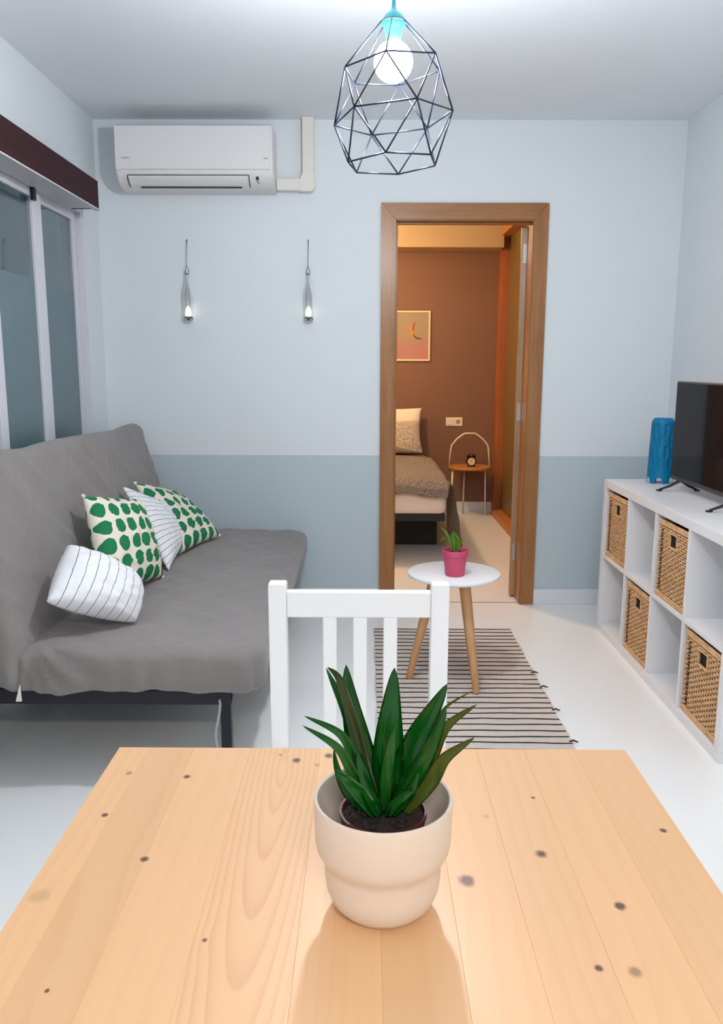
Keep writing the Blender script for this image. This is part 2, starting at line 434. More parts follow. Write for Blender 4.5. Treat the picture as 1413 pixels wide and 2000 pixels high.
rA = ring(.137, 2.105, 20.5); rB = ring(.1616, 1.982, -9.5); rC = ring(.128, 1.865, 20.5, .006); rT = ring(.034, 2.219, 20.5, 0)
def strut(a, b, r=.0023):
    bm = bmesh.new(); tube(bm, [a, b], r, 6); obj('wire', bm, wire_m, lamp, smooth=True)
for k in range(6):
    strut(rT[k], rA[k]); strut(rA[k], rA[(k + 1) % 6]); strut(rB[k], rB[(k + 1) % 6]); strut(rC[k], rC[(k + 1) % 6])
    strut(rA[k], rB[k]); strut(rA[k], rB[(k + 1) % 6]); strut(rC[k], rB[k]); strut(rC[k], rB[(k + 1) % 6])
bm = bmesh.new(); tube(bm, [(LX + .033 * math.cos(a), LY + .033 * math.sin(a), 2.219) for a in [2 * PI * i / 24 for i in range(24)]], .002, 6, closed=True); obj('collar_ring', bm, wire_m, lamp, smooth=True)

# ================================================================= BOTTLE LIGHTS
def glassm(name, col=(.9, .95, .95), rough=.02):
    m, t, b = nt(name)
    v = coords(t); t.links.new(mixc(t, noisef(t, v, 5), col, tuple(min(1, c * 1.05) for c in col)), b.inputs['Base Color'])
    b.inputs['Roughness'].default_value = rough; b.inputs['Transmission Weight'].default_value = 1; b.inputs['IOR'].default_value = 1.45
    return m
bottle_glass = glassm('bottle_glass', (.985, .995, .99), .0)
led_m = emat('led_glow', (1.0, .93, .80), 3.2)
def bottle(x, label):
    y = D - .036
    b = thing('hanging_bottle_light', label, 'bottle', (x, D, 1.55), group='bottle lights on the back wall')
    bm = bmesh.new()
    outer = [(0, 1.555), (.020, 1.555), (.0245, 1.559), (.0255, 1.565), (.0245, 1.66), (.022, 1.70), (.018, 1.725), (.012, 1.745), (.0085, 1.765), (.0075, 1.80), (.009, 1.803), (.009, 1.815)]
    inner = [(.0065, 1.815), (.0055, 1.80), (.0065, 1.765), (.010, 1.745), (.016, 1.725), (.0200, 1.70), (.0225, 1.66), (.0235, 1.568), (.0, 1.562)]
    lathe(bm, outer + inner, (x, y, 0), 28); obj('bottle', bm, bottle_glass, b, smooth=True, ang=60)
    bm = bmesh.new(); lathe(bm, [(0, 1.566), (.0205, 1.566), (.0205, 1.576), (0, 1.576)], (x, y, 0), 24); obj('base_disc', bm, mat('grey_metal_disc', (130, 134, 134), .4), b, smooth=True, ang=40)
    bm = bmesh.new(); lathe(bm, [(0, 1.577), (.014, 1.578), (.015, 1.590), (.012, 1.612), (.005, 1.626), (0, 1.63)], (x, y, 0), 20); obj('led_candle', bm, led_m, b, smooth=True)
    bm = bmesh.new()
    tube(bm, [(x, y, 1.815), (x - .001, D - .03, 1.88), (x, D - .012, 1.955)], .0016, 6)
    tube(bm, [(x + .010 * math.cos(a), y + .010 * math.sin(a), 1.792) for a in [2 * PI * i / 16 for i in range(16)]], .0014, 6, closed=True)
    tube(bm, [(x - .010, y, 1.792), (x - .0085, y, 1.82), (x, y, 1.835), (x + .0085, y, 1.82), (x + .010, y, 1.792)], .0013, 6)
    obj('wire_hanger', bm, mat('grey_wire', (110, 116, 124), .4, metal=.6), b, smooth=True)
    bm = bmesh.new(); tube(bm, [(x, D, 1.966), (x, D - .014, 1.966), (x, D - .017, 1.957), (x, D - .012, 1.952)], .003, 8); obj('wall_hook', bm, MATS['grey_wire'], b, smooth=True)
bottle(-.937, 'clear glass bottle light hanging left, below the air conditioner')
bottle(-.302, 'clear glass bottle light hanging right, nearer the doorway')

# ================================================================= SOFA BED
def cover_mat():
    m, t, b = nt('grey_cotton_cover')
    v = coords(t)
    n = noisef(t, v, 3, 4); n2 = noisef(t, v, 900, 2)
    t.links.new(mixc(t, n, lin((126, 121, 120)), lin((142, 136, 134))), b.inputs['Base Color'])
    b.inputs['Roughness'].default_value = .9; b.inputs['Sheen Weight'].default_value = .25; b.inputs['Specular IOR Level'].default_value = .2
    h = M(t, 'ADD', M(t, 'MULTIPLY', noisef(t, v, 14, 5, .6), .7), M(t, 'MULTIPLY', n2, .06))
    bump(t, b, h, .5, .016); return m
cov_m = cover_mat()
SX0, SX1, SY0, SY1 = -1.13, -.315, 2.385, 4.335
sofa = thing('sofa_bed', 'grey cotton covered sofa bed along the left wall under the window', 'sofa', (-.8, 3.36, 0))
def fold(p, amp, seed=0):
    q = Vector((p.x * 3.1 + seed, p.y * 1.7, p.z * 3))
    w_ = noise.noise(q) * .6 + noise.noise(q * 2.3 + Vector((5, 1, 2))) * .3
    r_ = 1 - abs(noise.noise(Vector((p.x * 5 + p.y * 3.2 + seed, p.y * 2.2 - p.z * 4, seed * 1.7))) * 2)
    return amp * (w_ + .55 * r_ ** 3)
def quilt(u, v, s=.16, wd=.012):
    a = ((u + v) / s) % 1; b = ((u - v) / s) % 1
    d = min(min(a, 1 - a), min(b, 1 - b)) * s
    return -math.exp(-(d / wd) ** 2)
bm = rbox(SX0, SX1, SY0, SY1, .315, .437, .045, .0145)
for v in bm.verts:
    p = v.co.copy()
    top = p.z > .40
    if top:
        v.co.z += fold(p, .012, 3) + .0042 * quilt(p.x, p.y) + .006
        v.co.z += .01 * math.sin(PI * (p.x - SX0) / (SX1 - SX0))
    d0 = math.hypot(p.x + 1.03, p.z - .44)            # pleats fan out from the fold corner
    if p.y < SY0 + .05 and d0 < .30:
        an = math.atan2(.46 - p.z, p.x + 1.05); k0 = max(0, 1 - d0 / .30) * min(1, d0 / .05)
        v.co.y += .010 * math.sin(an * 17 + 1) * k0 - .006 * k0
    side = (p.y < SY0 + .03) or (p.x > SX1 - .03)
    if side and p.z < .42:
        k = (.437 - p.z) / .12
        wv = noise.noise(Vector((p.x * 9, p.y * 9, 4))) * .014 * k + .006 * math.sin(p.x * 46 + 3 * math.sin(p.x * 9)) * k
        if p.y < SY0 + .03: v.co.y += wv - .006 * k
        if p.x > SX1 - .03: v.co.x += noise.noise(Vector((2, p.y * 8, 1))) * .016 * k
        if p.z < .36: v.co.z += noise.noise(Vector((p.x * 6, p.y * 6, 9))) * .02 - .012
    if p.x > SX1 - .10 and p.y < SY0 + .10:      # rounded front corner
        cx, cy = SX1 - .10, SY0 + .10
        d = Vector((p.x - cx, p.y - cy)); l = max(abs(d.x), abs(d.y)); 
        if d.length > 1e-6:
            s_ = l / d.length; s_ = 1 + (s_ - 1) * .9
            v.co.x = cx + d.x * s_ + (v.co.x - p.x); v.co.y = cy + d.y * s_ + (v.co.y - p.y)
obj('seat_mattress', bm, cov_m, sofa, smooth=True)
# backrest, leaning against the window wall
TH = .13
bm = rbox(0, TH, SY0 - .02, SY1 - .01, 0, .69, .05, .0145)
zb0 = Vector((-1.035 - TH * .97, 0, .30)); zb1 = Vector((-1.180 - TH * .97, 0, .985))
ax = (zb1 - zb0).normalized(); nx = Vector((ax.z, 0, -ax.x))
for v in bm.verts:
    p = v.co.copy()
    h = .69
    hh = p.z / h * (zb1 - zb0).length
    off = 0
    if p.x > TH * .6:
        off = fold(Vector((p.z, p.y, p.x)), .017, 11) + .0048 * quilt(p.z, p.y) + .012 * math.sin(PI * p.z / h)
    if p.z > h - .06:
        hh += noise.noise(Vector((p.y * 2.2, 1, 7))) * .016 + .006
    fl = 0
    if p.z < .12 and p.y < SY0 + .08:            # cover flares out at the fold
        fl = (1 - p.z / .12) * .02 * math.sin(p.x * 60)
    base = zb0 + ax * hh + nx * (p.x + off)
    tw = (SY1 - p.y) / (SY1 - SY0)
    v.co = Vector((base.x - .03 * tw * p.z / h, p.y + fl, base.z + .035 * tw * p.z / h))
obj('backrest_mattress', bm, cov_m, sofa, smooth=True)
bm = bmesh.new(); prism(bm, [(-1.075, .30), (-1.058, .30), (-1.060, .352)], 1, SY0 - .036, SY0 - .030); obj('label_tag', bm, mat('white_cloth_tag', (232, 226, 220), .8), sofa)
bm = bmesh.new(); box(bm, -1.32, -.43, 2.455, 2.485, .245, .295, .004); box(bm, -1.32, -.43, 4.22, 4.25, .245, .295, .004)
box(bm, -.46, -.43, 2.485, 4.22, .25, .29, .004); box(bm, -1.32, -1.29, 2.485, 4.22, .25, .29, .004)
for k in range(12): box(bm, -1.29, -.46, 2.6 + k * .135, 2.64 + k * .135, .285, .300, .001)
box(bm, -1.32, -1.28, 2.46, 2.50, .29, .62, .004); box(bm, -1.32, -1.28, 4.20, 4.24, .29, .62, .004)
obj('metal_frame', bm, black_m, sofa)
for x, y in ((-.447, 2.47), (-.447, 4.235), (-1.30, 2.47), (-1.30, 4.235)):
    bm = bmesh.new(); box(bm, x - .017, x + .017, y - .017, y + .017, .0, .30, .004); obj('leg', bm, black_m, sofa)
bm = bmesh.new(); pts = []
for i in range(15):
    t_ = i / 14; pts.append((-.472 + .008 * math.sin(t_ * 7), 2.462 - .012 * math.sin(t_ * 3), .30 - .24 * t_))
for a, b in zip(pts, pts[1:]):
    v1 = [bm.verts.new((a[0] - .004, a[1], a[2])), bm.verts.new((a[0] + .004, a[1] - .001, a[2])), bm.verts.new((b[0] + .004, b[1] - .001, b[2])), bm.verts.new((b[0] - .004, b[1], b[2]))]
    bm.faces.new(v1)
bmesh.ops.remove_doubles(bm, verts=bm.verts[:], dist=1e-5); bmesh.ops.solidify(bm, geom=bm.faces[:], thickness=.0015)
obj('tie_ribbon', bm, mat('grey_ribbon', (170, 170, 172), .8), sofa)

# ---- cushions : a soft bag stretched over four corners
def dots_mat():
    m, t, b = nt('green_spot_linen')
    v = coords(t, 'UV', (5.6, 5.4, 1))
    nz = N(t, 'ShaderNodeTexNoise'); nz.inputs['Scale'].default_value = 1.3; t.links.new(v, nz.inputs['Vector'])
    vm = N(t, 'ShaderNodeVectorMath', operation='SCALE'); t.links.new(nz.outputs['Color'], vm.inputs[0]); vm.inputs['Scale'].default_value = .2
    va_ = N(t, 'ShaderNodeVectorMath', operation='ADD'); t.links.new(v, va_.inputs[0]); t.links.new(vm.outputs[0], va_.inputs[1])
    fr = N(t, 'ShaderNodeVectorMath', operation='FRACTION'); t.links.new(va_.outputs[0], fr.inputs[0])
    s = N(t, 'ShaderNodeSeparateXYZ'); t.links.new(fr.outputs[0], s.inputs[0])
    dx = M(t, 'MULTIPLY', M(t, 'SUBTRACT', s.outputs[0], .5), 1.0); dy = M(t, 'MULTIPLY', M(t, 'SUBTRACT', s.outputs[1], .5), .92)
    d = M(t, 'SQRT', M(t, 'ADD', M(t, 'MULTIPLY', dx, dx), M(t, 'MULTIPLY', dy, dy)))
    d2 = M(t, 'ADD', d, M(t, 'MULTIPLY', M(t, 'SUBTRACT', noisef(t, v, 2), .5), .07))
    f = M(t, 'LESS_THAN', d2, .385)
    t.links.new(mixc(t, f, lin((232, 224, 208)), lin((14, 116, 74))), b.inputs['Base Color'])
    b.inputs['Roughness'].default_value = .85
    bump(t, b, noisef(t, coords(t), 18, 4), .3, .008); return m
def stripe_mat(name, nst, axis, wd=.055):
    m, t, b = nt(name)
    v = coords(t, 'UV'); s = N(t, 'ShaderNodeSeparateXYZ'); t.links.new(v, s.inputs[0])
    u = M(t, 'ADD', s.outputs[axis], M(t, 'MULTIPLY', noisef(t, v, 5), .012))
    f = M(t, 'LESS_THAN', M(t, 'FRACT', M(t, 'MULTIPLY', u, nst)), wd)
    t.links.new(mixc(t, f, lin((236, 236, 240)), lin((84, 88, 96))), b.inputs['Base Color'])
    b.inputs['Roughness'].default_value = .85
    bump(t, b, noisef(t, coords(t), 20, 4), .35, .008); return m
dots_m = dots_mat(); stv_m = stripe_mat('pinstripe_linen_upright', 9.0, 0, .06); sth_m = stripe_mat('pinstripe_linen_level', 15, 1, .09)
def cushion(name, corners, thick, mt, label, cat='cushion', group='cushions on the sofa bed', n=36, pinch=.06, seed=0, wr=.008, mid=None, tass=True, back=.6, flip=1):
    c = [Vector(p) for p in corners]      # TL, TR, BR, BL seen from the front
    cen = sum(c, Vector()) / 4
    nrm = ((c[1] - c[3]).cross(c[0] - c[2])).normalized() * flip
    bm = bmesh.new(); uvl = bm.loops.layers.uv.new('UVMap')
    def P(u, v, side):
        pu = u * (1 - pinch * (1 - v * v) * abs(u)); pv = v * (1 - pinch * (1 - u * u) * abs(v))
        a, b = (pu + 1) / 2, (pv + 1) / 2
        p = (c[3] * (1 - a) + c[2] * a) * (1 - b) + (c[0] * (1 - a) + c[1] * a) * b
        h = max(0, (1 - u ** 2) * (1 - v ** 2)) ** .42
        th = thick * (1 if side > 0 else back)
        wrk = fold(Vector((u * 1.3 + seed, v * 1.9, seed)), wr, seed) * min(1, h * 1.5) if side > 0 else 0
        p = p + nrm * (side * th * h + wrk)
        if mid: p = p + Vector(mid) * (1 - u * u) * (1 - v * v)
        return p
    grids = {}
    for side in (1, -1):
        g = []
        for i in range(n + 1):
            row = []
            for j in range(n + 1):
                u = -math.cos(PI * i / n) * .35 + (2 * i / n - 1) * .65; v = -math.cos(PI * j / n) * .35 + (2 * j / n - 1) * .65
                if side < 0 and (i in (0, n) or j in (0, n)): row.append(grids[1][i][j])
                else: row.append((bm.verts.new(P(u, v, side)), (u + 1) / 2, (v + 1) / 2))
            g.append(row)
        grids[side] = g
    for side in (1, -1):
        g = grids[side]
        for i in range(n):
            for j in range(n):
                q = [g[i][j], g[i + 1][j], g[i + 1][j + 1], g[i][j + 1]]
                if side < 0: q = q[::-1]
                f = bm.faces.new([x[0] for x in q])
                for l, x in zip(f.loops, q): l[uvl].uv = (x[1], x[2])
    loc = Vector((cen.x, cen.y, min(p.z for p in c)))
    t_ = thing(name, label, cat, loc, group)
    obj('cover', bm, mt, t_, smooth=True)
    if tass:
        for p in (c[0], c[2]):
            b2 = bmesh.new(); bmesh.ops.create_icosphere(b2, subdivisions=2, radius=.009, matrix=Matrix.Translation(p + (cen - p) * .015))
            for v in b2.verts: v.co += Vector((noise.noise(v.co * 60), noise.noise(v.co * 60 + Vector((3, 3, 3))), 0)) * .003
            obj('corner_tuft', b2, mat('cream_yarn', (226, 218, 204), .9), t_, smooth=True)
    return t_
cushion('green_spotted_cushion', [(-1.065, 3.01, .838), (-.955, 3.36, .77), (-.843, 3.271, .452), (-.93, 2.78, .50)], .075, dots_m, 'cream cushion with green spots behind the front striped cushion', seed=1, wr=.014)
cushion('green_spotted_cushion', [(-1.09, 3.785, .775), (-.995, 4.235, .640), (-.735, 4.01, .475), (-.87, 3.60, .455)], .065, dots_m, 'cream cushion with green spots nearest the back wall', seed=5, wr=.016)
cushion('striped_cushion', [(-1.085, 3.575, .79), (-.95, 3.93, .63), (-.875, 3.79, .475), (-.845, 3.385, .450)], .055, sth_m, 'white pinstriped cushion wedged between the two green spotted cushions', seed=9, wr=.010, tass=False)
cushion('striped_cushion', [(-1.01, 2.68, .72), (-.80, 2.79, .56), (-.775, 2.63, .465), (-1.0, 2.45, .59)], .09, stv_m, 'white pinstriped cushion slumped at the front of the sofa bed', seed=13, wr=.012, tass=False, pinch=-.05, back=.7)

# ================================================================= RUG
RX0, RX1, RY0, RY1 = .045, .742, 2.52, 3.955
rug = thing('striped_rug', 'flat woven beige rug with thin black stripes under the round table', 'rug', (.39, 3.24, 0))
def rug_mat():
    m, t, b = nt('woven_cotton')
    v = coords(t); wv = N(t, 'ShaderNodeTexWave'); wv.bands_direction = 'Y'; wv.inputs['Scale'].default_value = 45; wv.inputs['Distortion'].default_value = .6
    t.links.new(v, wv.inputs['Vector']); wx = N(t, 'ShaderNodeTexWave'); wx.bands_direction = 'X'; wx.inputs['Scale'].default_value = 60
    t.links.new(v, wx.inputs['Vector'])
    h = M(t, 'MULTIPLY', wv.outputs['Fac'], wx.outputs['Fac'])
    t.links.new(mixc(t, h, lin((206, 192, 184)), lin((236, 222, 212))), b.inputs['Base Color'])
    b.inputs['Roughness'].default_value = .95; bump(t, b, h, .5, .003); return m
bm = bmesh.new(); nxr, nyr = 24, 60; g = []
def rx(x, y): return x + (.004 * math.sin(y * 21) if x > .5 else .003 * math.sin(y * 17))
for i in range(nxr + 1):
    g.append([bm.verts.new((rx(RX0 + (RX1 - RX0) * i / nxr, RY0 + (RY1 - RY0) * j / nyr), RY0 + (RY1 - RY0) * j / nyr, .0065 + .0012 * noise.noise(Vector((i * .6, j * .5, 0))))) for j in range(nyr + 1)])
for i in range(nxr):
    for j in range(nyr): bm.faces.new((g[i][j], g[i + 1][j], g[i + 1][j + 1], g[i][j + 1]))
ex = bmesh.ops.extrude_face_region(bm, geom=bm.faces[:])
for v in ex['geom']:
    if isinstance(v, bmesh.types.BMVert): v.co.z = .0005
obj('weave', bm, rug_mat(), rug, smooth=True, ang=40)
yarn_m = mat('black_yarn', (44, 38, 40), .9)
y = RY1 - .010; k = 0
while y > RY0 + .01:
    bm = bmesh.new(); pts = []
    ph = random.random() * 6; am = random.uniform(.001, .0035)
    for i in range(29):
        x = RX0 + .004 + (RX1 - RX0 - .008) * i / 28
        pts.append((x, y + am * math.sin(x * 9 + ph) + .0012 * math.sin(x * 31 + ph * 2), .0078))
    tube(bm, pts, .0026, 5); obj('stripe', bm, yarn_m, rug, smooth=True)
    y -= random.uniform(.047, .055); k += 1
for (x, y) in ((.738, 3.36), (.744, 3.20), (.741, 2.97), (.742, 2.70)):
    bm = bmesh.new(); pts = [(x - .012 + .008 * i, y + .004 * math.sin(i * 2.0 + x * 90), .008 + .002 * math.sin(i)) for i in range(5)]
    tube(bm, pts, [.0025, .003, .0035, .003, .002], 6); obj('yarn_end', bm, yarn_m, rug, smooth=True)

# ================================================================= ROUND COFFEE TABLE
TX, TY, TZ = .37, 3.275, .48
ct_ = thing('coffee_table', 'small round white coffee table on three splayed wooden legs', 'table', (TX, TY, .008))
bm = bmesh.new(); rr = .192
lathe(bm, [(0, TZ), (rr - .004, TZ), (rr - .001, TZ - .002), (rr, TZ - .006), (rr - .001, TZ - .012), (rr - .008, TZ - .016), (0, TZ - .016)], (TX, TY, 0), 72); obj('tabletop', bm, white_m, ct_, smooth=True, ang=40)
bm = bmesh.new(); lathe(bm, [(0, TZ - .016), (.12, TZ - .016), (.12, TZ - .036), (0, TZ - .036)], (TX, TY, 0), 40); obj('mounting_ring', bm, white_m, ct_, smooth=True, ang=40)
beech = wood('beech_wood', (190, 138, 92), (208, 158, 112), 2, 22, .4)
for (fx, fy) in ((.190, 3.285), (.457, 3.125), (.478, 3.425)):
    d = Vector((fx - TX, fy - TY, 0)); top = Vector((TX, TY, TZ - .018)) + d * .42
    bm = bmesh.new(); foot = Vector((fx, fy, .010))
    tube(bm, [foot, foot + (top - foot) * .02, foot + (top - foot) * .6, top], [.0125, .014, .0205, .024], 16); obj('leg', bm, beech, ct_, smooth=True, ang=50)
# pink pot with seedling
PX, PY = TX - .002, TY - .055
pp = thing('pink_flower_pot', 'small pink pot with a green sprout on the round white table', 'plant', (PX, PY, TZ))
pink = mat('pink_ceramic', (206, 74, 112), .5, var=.02)
bm = bmesh.new(); lathe(bm, [(0, TZ + .001), (.036, TZ + .001), (.0395, TZ + .005), (.048, TZ + .082), (.0515, TZ + .084), (.053, TZ + .106), (.051, TZ + .1075), (.049, TZ + .106), (.0465, TZ + .084), (0, TZ + .08)], (PX, PY, 0), 48); obj('pot', bm, pink, pp, smooth=True, ang=35)
soil_m = mat('potting_soil', (38, 26, 24), .95, var=.5, nscale=60, bmp=1, bscale=90)
def soil(name, x, y, z, r, parent, seed=0, n=14, amp=.004):
    bm = bmesh.new(); c = bm.verts.new((x, y, z)); rings = []
    for i in range(1, 9):
        rings.append([bm.verts.new((x + r * i / 8 * math.cos(2 * PI * j / 32), y + r * i / 8 * math.sin(2 * PI * j / 32), z + amp * noise.noise(Vector((i * .9, j * .8, seed))) - (amp if i == 8 else 0))) for j in range(32)])
    for j in range(32): bm.faces.new((c, rings[0][j], rings[0][(j + 1) % 32]))
    for a, b in zip(rings, rings[1:]):
        for j in range(32): bm.faces.new((a[j], b[j], b[(j + 1) % 32], a[(j + 1) % 32]))
    for q in range(n):
        a = random.random() * 6.28; rad = r * .85 * math.sqrt(random.random())
        bmesh.ops.create_icosphere(bm, subdivisions=1, radius=random.uniform(.0015, .0035), matrix=Matrix.Translation((x + rad * math.cos(a), y + rad * math.sin(a), z + amp * .6)))
    o = obj(name, bm, soil_m, parent, smooth=False); return o
soil('soil', PX, PY, TZ + .092, .0475, pp, 2, 20)['kind'] = 'stuff'
def leafm(name, c1, c2, rough=.3, spec=.5):
    m, t, b = nt(name)
    v = coords(t, 'UV'); s = N(t, 'ShaderNodeSeparateXYZ'); t.links.new(v, s.inputs[0])
    n = noisef(t, coords(t, 'UV', (14, 1.5, 1)), 3, 3)
    f = M(t, 'MULTIPLY', M(t, 'ADD', n, M(t, 'MULTIPLY', M(t, 'SUBTRACT', 1, s.outputs[1]), .25)), .9)
    t.links.new(mixc(t, f, lin(c1), lin(c2)), b.inputs['Base Color'])
    b.inputs['Roughness'].default_value = rough; b.inputs['Specular IOR Level'].default_value = spec
    b.inputs['Coat Weight'].default_value = .35; b.inputs['Coat Roughness'].default_value = .12
    bump(t, b, M(t, 'SINE', M(t, 'MULTIPLY', s.outputs[0], 60)), .08, .001)
    return m
def leaf_mesh(bm, pts, wid, roll=0.0, fold_=.25, n=22, m=6, face=None, twist=0.0, shape=.8, thick=.0006):
    """ribbon leaf along a smooth path; face: direction the upper side looks to"""
    pts = [Vector(p) for p in pts]; uvl = bm.loops.layers.uv.verify()
    def cr(t):
        k = len(pts) - 1; s = t * k; i = min(int(s), k - 1); f = s - i
        p0 = pts[max(i - 1, 0)]; p1 = pts[i]; p2 = pts[i + 1]; p3 = pts[min(i + 2, k)]
        return .5 * ((2 * p1) + (p2 - p0) * f + (2 * p0 - 5 * p1 + 4 * p2 - p3) * f * f + (3 * p1 - p0 - 3 * p2 + p3) * f ** 3)
    face = Vector(face or (0, -1, .3)).normalized(); g = []
    for i in range(n + 1):
        t = i / n; c = cr(t); d = (cr(min(1, t + .01)) - cr(max(0, t - .01))).normalized()
        side = d.cross(face)
        if side.length < .05: side = d.orthogonal()
        side.normalize(); up = side.cross(d).normalized()
        a = roll + twist * t
        sd = side * math.cos(a) + up * math.sin(a); upn = up * math.cos(a) - side * math.sin(a)
        prof = (math.sin(PI * min(1, (.10 + .90 * t)) ** shape)) ** .8 if t < 1 else 0
        prof = max(0, prof); ww = wid * prof
        row = []
        for j in range(m + 1):
            s = 2 * j / m - 1
            row.append((bm.verts.new(c + sd * ww * s * .5 + upn * (abs(s) * ww * fold_ + .0008 * math.sin(t * 17 + j))), j / m, t))
        g.append(row)
    for i in range(n):
        for j in range(m):
            q = [g[i][j], g[i][j + 1], g[i + 1][j + 1], g[i + 1][j]]
            f = bm.faces.new([x[0] for x in q])
            for l, x in zip(f.loops, q): l[uvl].uv = (x[1], x[2])
def leaf_obj(name, mt, parent, *a, **k):
    bm = bmesh.new(); leaf_mesh(bm, *a, **k)
    bmesh.ops.solidify(bm, geom=bm.faces[:], thickness=.0007)
    return obj(name, bm, mt, parent, smooth=True)
lt_m = leafm('fresh_green_leaf', (60, 120, 30), (150, 190, 70), .4)
zt = TZ + .092
def pl(dx, dz, dy=0): return (PX + dx, PY + dy, zt + dz)
leaf_obj('leaf', lt_m, pp, [pl(-.002, 0), pl(-.020, .045), pl(-.040, .085), pl(-.068, .112)], .011)
leaf_obj('leaf', lt_m, pp, [pl(-.004, 0), pl(-.028, .050, .01), pl(-.052, .058, .01), pl(-.072, .022, .01)], .006)
leaf_obj('leaf', lt_m, pp, [pl(.003, 0), pl(-.004, .045), pl(-.012, .080, -.01), pl(-.006, .096, -.02)], .024)
leaf_obj('leaf', lt_m, pp, [pl(.006, 0), pl(.010, .035), pl(.006, .065), pl(-.006, .088, .01)], .020)
leaf_obj('leaf', lt_m, pp, [pl(.008, 0), pl(.018, .028), pl(.026, .050), pl(.030, .058)], .008)

# ================================================================= SHELF UNIT
KX0, KX1, KY1 = 1.195, 1.585, 4.018; KY0 = KY1 - 1.465
ku = thing('cube_shelf_unit', 'low white cube shelf unit under the television', 'shelf', ((KX0 + KX1) / 2, (KY0 + KY1) / 2, 0))
bm = boxm(KX0, KX1, KY0, KY1, .7315, .77, .0015); obj('top_board', bm, whitefur, ku)
bm = boxm(KX0, KX1, KY0, KY1, 0, .0385, .0015); obj('bottom_board', bm, whitefur, ku)
for y in (KY0, KY1 - .0385):
    obj('side_board', boxm(KX0, KX1, y, y + .0385, .0385, .7315, .0015), whitefur, ku)
cells = []
for k in range(4):
    y1 = KY1 - .0385 - k * .351; cells.append((y1 - .335, y1))
    if k < 3: obj('divider', boxm(KX0 + .002, KX1, y1 - .351, y1 - .335, .0385, .7315, .001), whitefur, ku)
    obj('middle_shelf', boxm(KX0 + .002, KX1, y1 - .335, y1, .377, .393, .001), whitefur, ku)
bm = bmesh.new(); 
for x in (KX0 + .03, KX1 - .04): 
    tube(bm, [(x, KY0 - .001, .03), (x, KY0 + .004, .03)], .005, 12)
obj('screw_cap', bm, mat('grey_screw_cap', (150, 150, 152), .5), ku)
